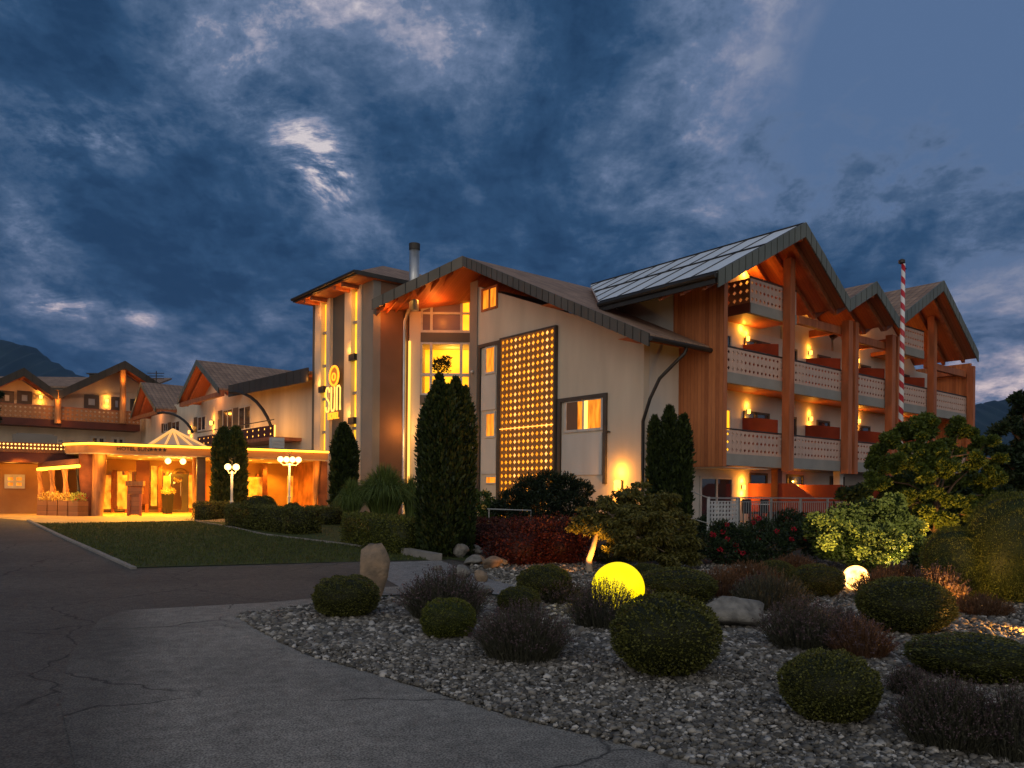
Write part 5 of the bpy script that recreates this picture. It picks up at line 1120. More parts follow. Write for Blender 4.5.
# lettering on the fascia
tx_ = kX(146); textobj('HOTEL SUN ★★★★' if False else 'HOTEL SUN', can, kX(133), -.02, zb0_ + .12, .225, M['dark_metal'], 1.0, .012)
def star(cx_, cz_, r, y): b = MB(); P = [(cx_ + (r if i % 2 == 0 else r * .42) * math.sin(i * PI / 5), y, cz_ + (r if i % 2 == 0 else r * .42) * math.cos(i * PI / 5)) for i in range(10)]; b.prism(P, (0, -.02, 0)); b.build('star', M['dark_metal'], can)
for px in (151, 155.5, 160, 164.5): star(kX(px), zb0_ + .20, .09, -.01)
# glass skylight pyramid
xp0, xp1 = kX(146, 2), kX(204, 2); xm = (xp0 + xp1) / 2; zp = kZ(176, 430.5, 3.2); zb_ = zt0 - .01
sk = MB(); sk.add([(xp0, .8, zb_), (xp1, .8, zb_), (xp1, 5.2, zb_), (xp0, 5.2, zb_), (xm, 3, zp)], [(0, 1, 4), (1, 2, 4), (2, 3, 4), (3, 0, 4)])
gm, nt, bs = new_mat('lit skylight glass'); bs.inputs['Base Color'].default_value = (.42, .36, .28, 1); bs.inputs['Emission Color'].default_value = (1, .42, .07, 1); bs.inputs['Emission Strength'].default_value = .14; bs.inputs['Roughness'].default_value = .2
so2 = sk.build('skylight', gm, can)
sb = MB()
for q in ((xp0, .8), (xp1, .8), (xp1, 5.2), (xp0, 5.2), (xm, .8), ((xp0 + xm) / 2, .8), ((xp1 + xm) / 2, .8), (xp0, 3)): sb.tube([(q[0], q[1], zb_ + .02), (xm, 3, zp + .03)], .05, 6)
sb.build('skylight_bar', emit('skylight bar', (1, .45, .07), .75, (.5, .4, .3)), so2)  # golden light on the bars put in as emission

# ---------------------------------------------------------- lobby behind the canopy
lob = fthing(CN, 'lobby', 'amber lit glazed hotel lobby under the entrance canopy', 'building', 0, 0)
yl = 5.6
b = MB(); b.box(kX(-80, yl), kX(335, yl), yl + 2.5, yl + 2.7, .3, zb0_ - .05); b.build('back_wall', M['lobby_wall'], lob)
for (p0, p1, t_, b_, mk) in ((100, 110, 474, 500, 'lobby_glow'), (112, 134, 466, 508, 'lobby_glow'), (163, 170, 478, 505, 'lobby_glow'), (192, 200, 478, 505, 'dark_glass'), (240, 262, 476, 506, 'lobby_glow'), (272, 286, 474, 508, 'dark_glass'), (287, 303, 476, 508, 'lobby_glow')):
    wq = CN.rect(p0, p1, t_, b_, yl + 2.5); win(lob, wq[0], wq[1], wq[2], wq[3], yl + 2.5, mk, 'beam', .1, 1, .06)
b = MB(); b.box(kX(-80, yl), kX(335, yl), yl + .0, yl + .25, kZ(200, 473, yl), zb0_ - .05); b.build('lintel', M['lobby_wall'], lob)
for p0, p1 in ((-80, 38), (96, 109), (206, 222), (238, 262), (268, 300)):
    b = MB(); b.box(kX(p0, yl), kX(p1, yl), yl, yl + .25, .3, kZ(200, 473, yl) - .003); b.build('wall', M['lobby_wall'], lob)
for px in (113, 127, 140, 147, 160, 167, 191, 205, 230, 245, 258, 266, 300):
    b = MB(); x = kX(px, yl - .1); b.box(x - .07, x + .07, yl - .2, yl - .01, .3, kZ(200, 473, yl)); b.build('mullion', M['beam'], lob)
m_dark = M['dark_wood']
for p0, p1, t, bo, mk in ((136, 149, 462, 500, 'dark_wood'), (183, 188, 474, 514, 'rust'), (249, 254, 468, 500, 'dark_wood')):
    x0, x1, z0, z1 = CN.rect(p0, p1, t, bo, yl + 1.2); b = MB(); b.box(x0, x1, yl + 1.2, yl + 1.5, .3, z1); b.build('interior_panel', M[mk], lob)
gb = MB(); gb.box(kX(262, yl), kX(316, yl), yl + .26, yl + .28, kZ(290, 520, yl), kZ(290, 474, yl)); 
b = MB(); b.box(kX(-80, yl), kX(335, yl), yl + .05, yl + 2.5, .60, .64); b.build('floor', M['paving'], lob)
for px, y in ((125, 1.2), (155, 1.4), (175, 1.2), (215, 1.2), (265, 1.2), (300, 1.2)): light(lob, (kX(px, yl + 1.2), yl + y, zb0_ - .7), 13, (1, .42, .035), .15)
for i, (px, py) in enumerate(((172, 477), (254, 476))):
    x, z = CN.pix(px, py, yl + 1.0); pl_ = fthing(CN, 'pendant_lamp', ['glowing pendant lamp behind the lobby entrance door', 'glowing pendant lamp in the lobby window between the street lamps'][i], 'lamp', x, yl + 1.0, z)
    b = MB(); b.lathe([(.05, -.35), (.17, -.28), (.19, .0), (.06, .2)], seg=14); b.build('lamp_shade', M['lamp_warm'], pl_, smooth=True); b = MB(); b.tube([(0, 0, .2), (0, 0, 1.2)], .012); b.build('cord', M['dark_metal'], pl_)
for (p0, p1, t_, b_, mk, yy) in ((98, 111, 475, 509, 'lobby_glow', 0), (112.5, 117, 470, 509, 'dark_wood', .1), (118, 127, 475, 509, 'lobby_glow', 0), (136, 149.5, 461, 504, 'dark_wood', 1.6), (151, 157, 466, 506, 'lobby_glow', 0), (158, 162, 466, 508, 'rust', .2), (163, 170, 476, 509, 'lobby_glow', 0), (188, 197, 475, 508, 'lobby_glow', 0), (240, 245, 475, 507, 'dark_glass', 0), (246, 262, 477, 507, 'lobby_glow', 0), (262.5, 267, 458, 508, 'dark_wood', .3), (287, 298, 476, 508, 'lobby_glow', 0)):
    wq = CN.rect(p0, p1, t_, b_, yl - .2 - yy); b = MB(); b.box(wq[0], wq[1], yl - .24 - yy, yl - .2 - yy, max(wq[2], .6), wq[3]); b.build('glass_panel' if mk != 'dark_wood' else 'dark_panel', M[mk], lob)
# entrance door
dr = fthing(CN, 'entrance_door', 'dark framed glass entrance door right of the tall planter', 'door', kX(180, yl - .6), yl - .6, .55)
b = MB(); dw = kX(188, yl - .6) - kX(170, yl - .6); hh = kZ(180, 474, yl - .6) - .55
for a, c in ((-dw / 2, -dw / 2 + .12), (dw / 2 - .3, dw / 2), ): b.box(a, c, 0, .08, 0, hh)
b.box(-dw / 2 + .12, dw / 2 - .3, .002, .078, hh - .15, hh); b.box(-dw / 2 + .12, dw / 2 - .3, .002, .078, 0, .15); b.build('frame', M['dark_frame'], dr)
b = MB(); b.tube([(dw / 2 - .36, -.05, .8), (dw / 2 - .36, -.05, 1.5)], .02); b.build('handle', M['zinc'], dr)
wr = fthing(CN, 'wreath', 'round dark wreath hanging in the lobby glass right of the pendant lamp', 'wreath', kX(180, yl), yl - .05, CN.Z(180, 476, yl))
P = []; 
for i in range(17): th = 2 * PI * i / 16; P.append((.28 * math.cos(th), 0, .28 * math.sin(th)))
b = MB(); b.tube(P, .11, 8); b.build('ring', M['bark'], wr)

# ---------------------------------------------------------- low roof and winter garden at the far left
PW = fthing(CN, 'low_annex', 'low annex with a twin row of amber dot lights along its parapet', 'building', 0, 0)
ya = 1.9; zpt, zpb = kZ(40, 443.5, ya), kZ(40, 451.5, ya); xa0, xa1 = kX(-60, ya), kX(74, ya)
b = MB(); b.box(xa0, xa1, ya + .06, ya + .25, zpb - .45, zpt); b.build('parapet', M['dark_wood'], PW)
b = MB(); b.box(xa0, xa1 + 1, ya + .26, ya + 6, zpb - .44, zpb - .2); b.build('roof', M['dark_wood'], PW)
n = 34
pr = MB()
for i in range(n):
    for j in (0, 1): pr.sphere((xa0 + (xa1 - xa0) * (i + .5) / n, ya + .03, zpb + .12 + j * (zpt - zpb) * .45), .045, 8, 6)
dots = pr.build('string_light', emit('dot lamps', (1, .50, .10), 3.5), PW); dots['kind'] = 'stuff'
b = MB(); b.box(xa0, xa1, ya, ya + .058, zpb - .05, zpt + .02); b.build('light_board', M['rail_dark'], PW)
b = MB(); x9 = kX(49, 4.2); b.box(kX(-60, 4.2), x9, 4.1, 4.18, kZ(30, 461, 4.2), kZ(30, 459.5, 4.2) ); b.build('led_strip', M['led'], PW)
light(PW, (kX(20, 3), 1.6, kZ(20, 456, 2)), 300, (1, .42, .03), .2, 'SPOT', (math.radians(-10), 0, 0), 140); light(PW, (kX(12, 4), 3.6, kZ(12, 464, 4)), 34, (1, .38, .04), .3); light(PW, (kX(40, 4), 3.6, kZ(30, 464, 4)), 30, (1, .38, .04), .3); light(PW, (kX(-25, 4), 3.6, kZ(-25, 464, 4)), 30, (1, .38, .04), .3)
b = MB(); b.box(kX(-80, yl), kX(52, 4.5), 4.5, 4.8, .2, zpb - .45); b.build('wall', M['lobby_wall'], PW)
window(PW, CN, 4.5, 25, 474.5, 488.5, 4.5, 'glow_orange', 'window_frame', .12, 1, .06, hbar=(.5,))
# pergola with flower boxes
pg = fthing(CN, 'pergola', 'small timber pergola with a sloping amber light bar over flower boxes', 'pergola', 0, 0)
xq0, xq1 = kX(38, 1.0), kX(78, -.2)
P0 = (kX(38, 2.2), 2.2, kZ(38, 469.5, 2.2)); P1 = (kX(79, .3), .3, kZ(79, 466, .3))
b = MB(); b.tube([P0, P1], .07, 8); b.build('led_bar', M['led'], pg)
b = MB(); b.prism([(P0[0], P0[1], P0[2] + .1), (P1[0], P1[1], P1[2] + .1), (P1[0], P1[1] + .05, P1[2] + .3), (P0[0], P0[1] + .05, P0[2] + .3)], (.3, 1.6, .12)); b.build('roof', M['rust'], pg)
for f in (0.06, .36, .68, .98):
    x = P0[0] + (P1[0] - P0[0]) * f; y = P0[1] + (P1[1] - P0[1]) * f + .1; zt3 = P0[2] + (P1[2] - P0[2]) * f - .06; b = MB(); b.tube([(x, y, .3), (x + .03, y, 1.6), (x - .03, y, zt3)], [.13, .11, .13] if f < .9 else [.06] * 3, 8); b.build('post', M['log'] if f < .9 else M['dark_metal'], pg)
light(pg, ((P0[0] + P1[0]) / 2, .3, P0[2] - .35), 80, (1, .45, .08), .3)
nfb = 4
for i in range(nfb):
    f0, f1 = i / nfb, (i + 1) / nfb; a = Vector((P0[0] + (P1[0] - P0[0]) * f0, P0[1] + (P1[1] - P0[1]) * f0 - .35)); c = Vector((P0[0] + (P1[0] - P0[0]) * f1, P0[1] + (P1[1] - P0[1]) * f1 - .35))
    mid = (a + c) / 2; wp = CN.world(mid.x, mid.y); d2 = (c - a); ang = CN.a + math.atan2(d2.y, d2.x); Ln = d2.length
    lab = ['wooden flower box of yellow flowers farthest left under the pergola', 'second flower box from the left under the pergola', 'third flower box from the left under the pergola', 'flower box with red and yellow flowers nearest the rusty canopy panel'][i]
    fbx = thing('flower_box', lab, 'flower box', (wp.x, wp.y, g(0, wp.y)), ang, 'flower boxes under the pergola')
    b = MB(); h_ = .62; b.box(-Ln / 2 + .03, Ln / 2 - .03, -.02, .45, .0, h_); b.build('box', M['planter_wood'], fbx)
    V, F, T = leaf_clumps([(x, .2, h_ + .1, .26) for x in np.linspace(-Ln / 2 + .2, Ln / 2 - .2, 4)], 1500, .08, .8); link(fast_mesh('flowers', V, F, LM['yellow_flower'] if i < 3 else LM['bloom'], T), 'flowers', fbx)
    if i == 3: V, F, T = leaf_clumps([(.3, .05, h_ + .12, .18)], 1500, .08, .8); link(fast_mesh('flowers', V, F, LM['rose'], T), 'flowers', fbx)

# tall planters, stand, sign board, lamps by the entrance
def tall_planter(px, pyb, hpx, wpx, lab, m='yellow_flower'):
    P = G(px, pyb); s = P.y / FPX; t = thing('tall_planter', lab, 'planter', P, .3, 'dark planters at the entrance'); h_ = hpx * s; w_ = wpx * s / 2
    b = MB(); b.lathe([(w_ * .72, 0), (w_, h_), (w_ * .9, h_ + .01), (w_ * .85, h_ - .05)], seg=4); b.build('pot', M['terracotta'], t)
    V, F, T = leaf_clumps([(0, 0, h_ + .12, w_ * 1.1), (w_ * .5, 0, h_ + .1, w_ * .7)], 1500, .09, .6); link(fast_mesh('flowers', V, F, LM[m], T), 'flowers', t)
tall_planter(167.5, 514, 20, 12, 'tall dark planter with yellow flowers beside the entrance door'); tall_planter(150, 508, 14, 15, 'wide dark planter left of the entrance door', 'ivy'); tall_planter(192, 506, 12, 6, 'small dark planter with a leafy plant right of the entrance door', 'ivy')
P = G(135, 516); s = P.y / FPX; st = thing('timber_stand', 'pale timber host stand with a broad top left of the dark planter', 'stand', P, .3)
b = MB(); b.box(-8 * s, 8 * s, -.25, .35, 30 * s, 35 * s); b.build('top', M['log'], st)
b = MB(); b.box(-6.5 * s, 6.5 * s, -.15, .3, 22 * s, 29.9 * s); b.build('shelf', M['planter_wood'], st)
for x in (-5.5, 5.5): b = MB(); b.box(x * s - .05, x * s + .05, -.2, -.1, 0, 21.9 * s); b.build('leg', M['beam'], st)
b = MB(); b.box(-5 * s, 5 * s, -.1, .25, .05, 21.8 * s); b.build('body', M['planter_wood'], st)
for i, (px, pyt, pyb, ww, lab) in enumerate(((190 + 43, 467, 520, 13, 'twin globe street lamp left of the clipped hedge, nearer the entrance'), (289, 459.5, 517, 17, 'cluster globe street lamp in front of the lobby windows'))):
    P = G(px - (1.5 if i == 0 else 0), pyb); s = P.y / FPX; t = thing('street_lamp', lab, 'street lamp', P, CN.a, 'white globe lamps by the entrance'); h_ = (pyb - pyt) * s
    b = MB(); b.lathe([(.13, 0), (.11, .12), (.06, .2), (.045, h_ * .5), (.045, h_ - .15)], seg=12); b.lathe([(.07, h_ * .33), (.07, h_ * .36)], seg=12); b.build('pole', M['white_metal'], t, smooth=True)
    nn = 2 if i == 0 else 4
    for k in range(nn):
        xx = (k - (nn - 1) / 2) * (.25 if nn == 4 else .30); b = MB(); b.sphere((xx, 0, h_), .125, 16, 10); b.build('globe', M['glow_bright'], t, smooth=True); b = MB(); b.tube([(0, 0, h_ - .2), (xx * .7, 0, h_ - .24), (xx, 0, h_ - .14)], .018, 6); b.build('arm', M['white_metal'], t)
        light(t, (xx, -.24, h_ - .1), 30, (1, .46, .08), .12)
    b = MB(); b.tube([(0, 0, h_ - .1), (0, 0, h_ + .22)], .02, 6); b.tube([(0, 0, h_ + .2), (-.12, 0, h_ + .3), (-.08, 0, h_ + .38), (.0, 0, h_ + .3), (.12, 0, h_ + .38), (.08, 0, h_ + .28)], .015, 6); b.build('finial', M['dark_metal'], t)
P = G(237, 506); s = P.y / FPX; nb_ = thing('notice_board', 'small white notice board standing right of the ivy column', 'notice board', P, CN.a)
b = MB(); b.box(-4.5 * s, 4.5 * s, 0, .05, 2 * s, 14 * s); b.build('board', M['white_metal'], nb_)
for x in (-4.5, 4.5): b = MB(); b.box(x * s - .03, x * s + .03, .052, .1, -.05, 14 * s); b.build('leg', M['white_metal'], nb_)
# white cabinet on the canopy roof beside the balcony
x, z = CN.pix(277, 446, 2.5); s = .048; ct = fthing(CN, 'louvre_cabinet', 'small pale louvred box on the canopy roof right of the balcony', 'vent box', x, 2.5, zt0 - .02)
b = MB(); b.box(-.25, .35, 0, .5, 0, .75); b.build('body', M['stucco_white'], ct)
b = MB(); [b.box(-.22, .32, -.03, -.002, .1 + .15 * k, .18 + .15 * k) for k in range(4)]; b.build('louvre', M['white_metal'], ct)

# ============================================================ GARDEN
BALLS = [ball_mesh('box_foliage', LM['box'], 13000, k, .066, 2.25, .075) for k in (1, 2, 3)]
BIG = ball_mesh('box_foliage', LM['box_bright'], 30000, 5, .036, 2.3, .04)
BRIGHT = ball_mesh('box_foliage', LM['box_bright'], 9000, 8, .075, 2.5, .05)
def ball(px, py_base, wpx, hpx, label, k=0, me=None, name='box_ball', rot=0, group='clipped box balls in the gravel garden'):
    P = G(px, py_base); s = P.y / FPX; hw = wpx * s / 2; P = G(px, py_base) + Vector((0, hw * .55, 0)); s = P.y / FPX; hw = wpx * s / 2
    hw *= .95; t = plant(name, label, 'shrub', (P.x, P.y, g(P.x, P.y)), group)
    o = link(me or BALLS[k % 3], 'crown', t, scale=(hw, hw, hpx * s / 2 * .97)); o.rotation_euler.z = rot
    b = MB(); b.tube([(0, 0, -.05), (0, 0, .25 * hpx * s)], .03, 6); b.build('stem', M['bark'], t); return t
ball(342, 620, 66, 42, 'dark box ball leaning against the tall standing boulder', 0)
ball(447, 641, 55, 40, 'small light green box ball left of centre in front of the lavender', 0, BRIGHT)
ball(545, 604, 56, 37, 'box ball lit from the right beside the tree trunk with the spotlight', 1)
ball(519, 616, 44, 28, 'small dark box ball in front of the sidelit one', 2)
ball(680, 607, 80, 36, 'wide box mound directly right of the big yellow globe', 1, rot=1)
ball(671, 680, 108, 80, 'largest box ball in the gravel in front of the big yellow globe', 2)
ball(650, 583, 38, 18, 'low box mound peeking up behind the big yellow globe', 0, rot=2)
ball(779, 584, 38, 22, 'small orange tinged box ball left of the round ground lamp', 1, rot=3)
ball(822, 598, 52, 32, 'dark box ball touching the left of the round ground lamp', 2, rot=1)
ball(917, 637, 90, 56, 'box ball with an orange lit side right of the round ground lamp', 0, rot=4)
ball(840, 727, 95, 68, 'box ball nearest the camera on the right', 1, rot=2.2)
ball(966, 602, 64, 74, 'tall box ball at the right below the tree', 2, BIG, rot=.5)
ball(1026, 606, 84, 112, 'tallest clipped box at the right edge of the garden', 0, BIG, rot=.9)
ball(992, 685, 118, 42, 'low flat clipped box cushion at the right edge', 1, rot=.2)

# lavender and dry grasses
def tuft(px, py_base, wpx, hpx, label, n=900, flower=True, m='lavender', fm='lav_flower', name='lavender', group='lavender clumps in the gravel', upright=.5, seed=0, cat='lavender'):
    P = G(px, py_base); s = P.y / FPX; hw = wpx * s / 2; P = P + Vector((0, hw * .5, 0)); s = P.y / FPX; hw = wpx * s / 2; H = hpx * s
    t = plant(name, label, cat, (P.x, P.y, g(P.x, P.y)), group)
    a = rng.uniform(0, 2 * PI, n); q = np.sqrt(rng.uniform(0, 1, n)); ct = np.stack([np.cos(a), np.sin(a)], 1)
    P0 = np.column_stack([ct * (q * hw * .62)[:, None], np.zeros(n)]); hh = H * (1.12 - .62 * q ** 2) * rng.uniform(.62, 1.05, n)
    P2 = np.column_stack([ct * (q * hw * rng.uniform(.8, 1.08, n))[:, None], hh]); P1 = P0 * .6 + P2 * .4 + np.array([0, 0, 1]) * (hh * .35)[:, None]
    wd = max(.0022, s * .28)
    A = ribbons(P0, P1, P2, wd, 4, .4)
    k2 = n * 6; f = rng.uniform(.08, .95, k2); idx = rng.integers(0, n, k2); Q = (1 - f)[:, None] ** 2 * P0[idx] + (2 * f * (1 - f))[:, None] * P1[idx] + (f ** 2)[:, None] * P2[idx]
    B = leaves(Q, (P2 - P0)[idx] / np.maximum(H, .1) + np.array([0, 0, .6]), max(.03, s * 3.2), .22, .45)
    dm = core_mesh(lambda U: np.stack([U[:, 0] * hw * .42, U[:, 1] * hw * .42, np.maximum(U[:, 2], 0) * H * .5], 1), 16, 8)
    V, F, T = join([A, B, dm]); link(fast_mesh('stems', V, F, LM[m], T), 'stems', t)
    if flower:
        sel = rng.uniform(0, 1, n) < .55; E = P2[sel]; D = (P2 - P1)[sel]; k = len(E); D = unit(D)
        pts = np.concatenate([E + D * (j * .011 + rng.normal(0, .002, (k, 1))) for j in range(-3, 4)]); DD = np.concatenate([D] * 7)
        V, F, T = leaves(pts, DD * .4, max(.011, s * 1.5), .7, .7); link(fast_mesh('flowers', V, F, LM[fm], T), 'flowers', t)
    return t
tuft(443, 624, 98, 48, 'purple tinged lavender clump right of the standing boulder', 1300)
tuft(523, 665, 108, 52, 'wide dark lavender clump in front of the small dark box ball', 1500)
tuft(605, 632, 84, 44, 'lavender whose spikes stand against the big yellow globe', 800)
tuft(812, 654, 96, 46, 'low dark lavender behind the nearest box ball', 1100)
tuft(868, 662, 74, 38, 'reddish low clump between the nearest and the sidelit box balls', 700, True, 'redgrass')
tuft(968, 756, 118, 62, 'large dark clump at the lower right corner in front of the flat cushion', 1700)
tuft(1030, 768, 80, 70, 'dark clump cut by the right edge of the picture', 700)
tuft(728, 600, 70, 30, 'russet dry grass behind the flat pale boulder', 500, False, 'redgrass', name='dry_grass', group=None, cat='grass clump')
tuft(780, 614, 88, 38, 'grey green grass clump right of the flat pale boulder', 800, False, 'lavender', name='dry_grass', group=None, cat='grass clump')
tuft(890, 604, 70, 32, 'dim russet clump right of the round ground lamp', 600, False, 'redgrass', name='dry_grass', group=None, cat='grass clump')
tuft(945, 606, 60, 36, 'dim clump below the tall box ball at the right', 500, True, 'redgrass')
tuft(655, 590, 40, 16, 'low dark tuft right behind the big yellow globe', 200, False, 'redgrass', name='dry_grass', group=None, cat='grass clump')

for (px, pyb, ww, hh_, mm, lab) in ((700, 598, 60, 24, 'redgrass', 'russet grass right behind the wide box mound'), (755, 590, 70, 26, 'redgrass', 'russet grass below the left end of the rose bed'), (765, 604, 60, 24, 'lavender', 'low grey tuft at the right end of the flat pale boulder'), (800, 578, 60, 20, 'redgrass', 'russet grass below the right end of the rose bed'), (560, 606, 56, 24, 'lavender', 'low dark tuft between the sidelit box ball and the big yellow globe'),
    (905, 590, 60, 24, 'redgrass', 'russet grass below the hydrangea right of the ground lamp'), (640, 612, 44, 22, 'lavender', 'dark tuft between the big yellow globe and the largest box ball'), (848, 640, 64, 26, 'lavender', 'low tuft left of the box ball with the orange side'), (915, 700, 50, 26, 'lavender', 'tuft between the nearest box ball and the flat cushion'), (990, 618, 70, 20, 'redgrass', 'thin russet grass below the tallest clipped box')):
    tuft(px, pyb, ww, hh_, lab, 520, mm == 'lavender', mm, name='dry_grass', group=None, cat='grass clump')
# globe lamps in the garden
def globe(px, py, rpx, depth, label, m, power, col, strength):
    P = at(px, py, depth); r = rpx * depth / FPX; z0 = g(P.x, P.y); t = thing('globe_lamp', label, 'garden lamp', (P.x, P.y, z0), 0, 'glowing globe lamps in the gravel garden')
    b = MB(); b.sphere((0, 0, P.z - z0), r, 40, 24); b.build('globe', m, t, smooth=True)
    b = MB(); b.lathe([(r * .45, 0), (r * .42, max(.04, P.z - z0 - r * .93)), (r * .3, max(.05, P.z - z0 - r * .9))], seg=20); b.build('base', M['dark_metal'], t)
    return t
D1 = G(617, 613).y
globe(618, 588.5, 26.5, D1, 'big round yellow glowing globe lamp among the box balls', emit('yellow globe glass', (1.0, .74, .0), 1.08, (.2, .14, .0)), 0, None, 1)
D2 = G(856, 592).y
globe(856, 578, 12.5, D2, 'small round pale orange globe lamp right of the dark box ball', emit_var('orange globe glass', (1, .55, .17), (1, .36, .05), 4.5, 9), 0, None, 1)

# ground spotlights
def spot(px, py, target, label, power, ang=60, col=(1, .40, .05)):
    P = G(px, py); t = thing('ground_spotlight', label, 'spotlight', P, 0, 'small garden spotlights'); d = (Vector(target) - P); u = d.normalized()
    b = MB(); b.tube([(0, 0, 0), (0, 0, .07)], .012, 6); b.tube([Vector((0, 0, .08)) - u * .05, Vector((0, 0, .08)) + u * .05], [.035, .045], 10); b.build('housing', M['dark_metal'], t)
    light(t, Vector((0, 0, .08)) + u * .08, power, col, .03, 'SPOT', u.to_track_quat('-Z', 'Y').to_euler(), ang); return t
P = G(590, 572); spot(600, 577, (P.x - .05, P.y + .1, P.z + .8), 'small spotlight at the foot of the leaning maple trunk', 190, 75)
spot(940, 573, tuple(at(935, 470, G(940, 560).y)), 'small spotlight at the foot of the tree on the right', 650, 95, (1, .50, .09))
P = G(1052, 632); spot(1052, 636, (P.x - 1.6, P.y + .1, .12), 'small spotlight washing the gravel at the right edge', 110, 150)
P = G(1000, 575); 
spot(905, 577, tuple(at(865, 525, G(865, 572).y + .3)), 'small spotlight below the pale hydrangea', 70, 110, (1, .62, .2))
P = G(838, 577); spot(828, 579, tuple(at(855, 520, P.y + .3)), 'added fill spotlight at the left foot of the pale hydrangea', 70, 110, (1, .66, .22))  # fill light added to even out the hydrangea
spot(560, 577, (G(530, 560).x, G(530, 560).y + .2, .6), 'small spotlight grazing the red barberry hedge', 60, 110, (1, .36, .05))

spot(950, 612, (G(985, 600).x, G(985, 600).y + .3, .9), 'added fill spotlight between the sidelit box ball and the tall box ball', 100, 110, (1, .52, .12))  # added to brighten the tall clipped boxes
# conifers
def cone(px, pyt, pyb, wpx, tips, label, seed, n=9000, group=None, leaf=None, m='thuja', name='thuja_tree'):
    P = G(px, pyb); s = P.y / FPX; P = P + Vector((0, wpx * s * .4, 0)); s = P.y / FPX
    H = P.y * (0) + (CAMZ + ray(px, pyt).z * P.y) - g(0, P.y)
    return conifer((P.x, P.y, g(0, P.y)), H, wpx * s / 2, tips, label, n, seed, group, m, leaf or s * 5.5, name)
cone(441, 377, 558, 56, [(-.12, 0, 1, .40), (.26, .1, .985, .40), (-.34, .2, .90, .42), (.48, 0, .93, .34), (.10, -.25, .93, .50), (-.15, -.2, .95, .45)], 'tallest dense thuja with twin tips in front of the lit bay', 3, 13000)
cone(341, 427, 521, 21, [(0, 0, 1, .9), (.12, 0, .93, .8)], 'slim dark thuja at the foot of the sign tower', 5, 9000)
cone(672, 409, 530, 40, [(-.02, 0, 1, .40), (-.50, .1, .92, .28), (.46, -.05, .93, .36)], 'triple tipped thuja in front of the wood cladding', 8, 11000)
t = cone(226, 428, 516.5, 20, [(.25, 0, .97, .8), (-.25, 0, .96, .8)], 'rounded ivy covered column between the entrance and the left street lamp', 12, 12000, None, None, 'ivy', 'ivy_column')

# hedges (boxes of leaves)
def hedge(pts, h, wd, label, m='box', leaf=.05, dens=900, name='hedge', z0=0.0, rough=.03, group=None, cat='hedge'):
    """pts: list of world points of the centre line"""
    parts = []; C0 = Vector((sum(p.x for p in pts) / len(pts), sum(p.y for p in pts) / len(pts), 0)); C0.z = g(0, C0.y)
    core = MB()
    for a, c in zip(pts, pts[1:]):
        a, c = Vector((a.x, a.y, g(0, a.y))), Vector((c.x, c.y, g(0, c.y))); d = c - a; Ln = d.length; u = d / Ln; sd = Vector((-u.y, u.x, 0)); 
        for (face, area) in (('f', Ln * h), ('b', Ln * h), ('t', Ln * wd), ('e', wd * h), ('E', wd * h)):
            k = int(area * dens); p = rng.uniform(0, 1, k); q = rng.uniform(0, 1, k); jit = rng.normal(0, rough, (k, 1)) + .02 * np.sin(p * Ln * 5)[:, None]
            ua, sa, za = np.array(u), np.array(sd), np.array([0, 0, 1.0]); A0 = np.array(a - C0)
            if face in 'fb': sg_ = -1 if face == 'f' else 1; N_ = sa * sg_; Q = A0 + np.outer(p * Ln, ua) + sa * sg_ * wd / 2 + np.outer(q * h, za)
            elif face == 't': N_ = za; Q = A0 + np.outer(p * Ln, ua) + np.outer((q - .5) * wd, sa) + za * h
            else: N_ = ua * (-1 if face == 'e' else 1); Q = A0 + (0 if face == 'e' else Ln) * ua + np.outer((p - .5) * wd, sa) + np.outer(q * h, za)
            parts.append(leaves(Q + N_ * jit, np.tile(N_, (k, 1)) + np.array([0, 0, .3]), leaf, .55, .8))
        s2 = sd * (wd / 2 - .05); o1 = a - C0 + u * .05; core.prism([o1 - s2, o1 + s2, o1 + s2 + Vector((0, 0, h - .05)), o1 - s2 + Vector((0, 0, h - .05))], u * (Ln - .1))
    cv = np.array([tuple(v) for v in core.v]); cf = np.array([f for f in core.f if len(f) == 4]); parts.append((cv, cf, np.full(len(cv), .05)))
    V, F, T = join(parts); o = link(fast_mesh(name, V, F, LM[m], T), name, None, C0); return tag(o, label, cat, group)
def hline(pts): return [G(*p) for p in pts]
def hh(px, pyb, pyt): P = G(px, pyb); return (pyb - pyt) * P.y / FPX
hedge([a + Vector((0, .35, 0)) for a in hline([(353, 544), (412, 556)])], hh(380, 550, 519), .8, 'low clipped hedge with a lamplit yellow top left of the tall thuja', 'box_bright', .05, 1500)
hedge([a + Vector((0, .35, 0)) for a in hline([(233, 527), (287, 533.5)])], hh(260, 530, 508), .8, 'long clipped box hedge between the two street lamps', 'box', .06, 1300)
hedge([a + Vector((0, .35, 0)) for a in hline([(289, 534), (309, 535)])], hh(298, 534, 510), .9, 'square clipped block at the right end of the long box hedge', 'box', .06, 1300)
hedge([a + Vector((0, .35, 0)) for a in hline([(196, 520), (210, 520.5)])], hh(205, 520, 504), .8, 'small clipped block at the corner of the entrance column', 'box', .06, 1000)
hedge([a + Vector((0, .5, 0)) for a in hline([(211, 519), (223, 519.5)])], hh(215, 519, 504), .7, 'second clipped block beside the ivy column', 'box', .06, 1000)
hedge([a + Vector((0, .5, 0)) for a in hline([(310, 523), (332, 526)])], hh(320, 524, 509), .7, 'short clipped hedge left of the slim thuja', 'box', .06, 1000)
hedge([a + Vector((0, .5, 0)) for a in hline([(500, 567), (540, 564), (583, 565)])], hh(540, 566, 534), 1.1, 'front dark red barberry hedge lit orange near the maple trunk', 'barberry', .06, 1700, rough=.13)
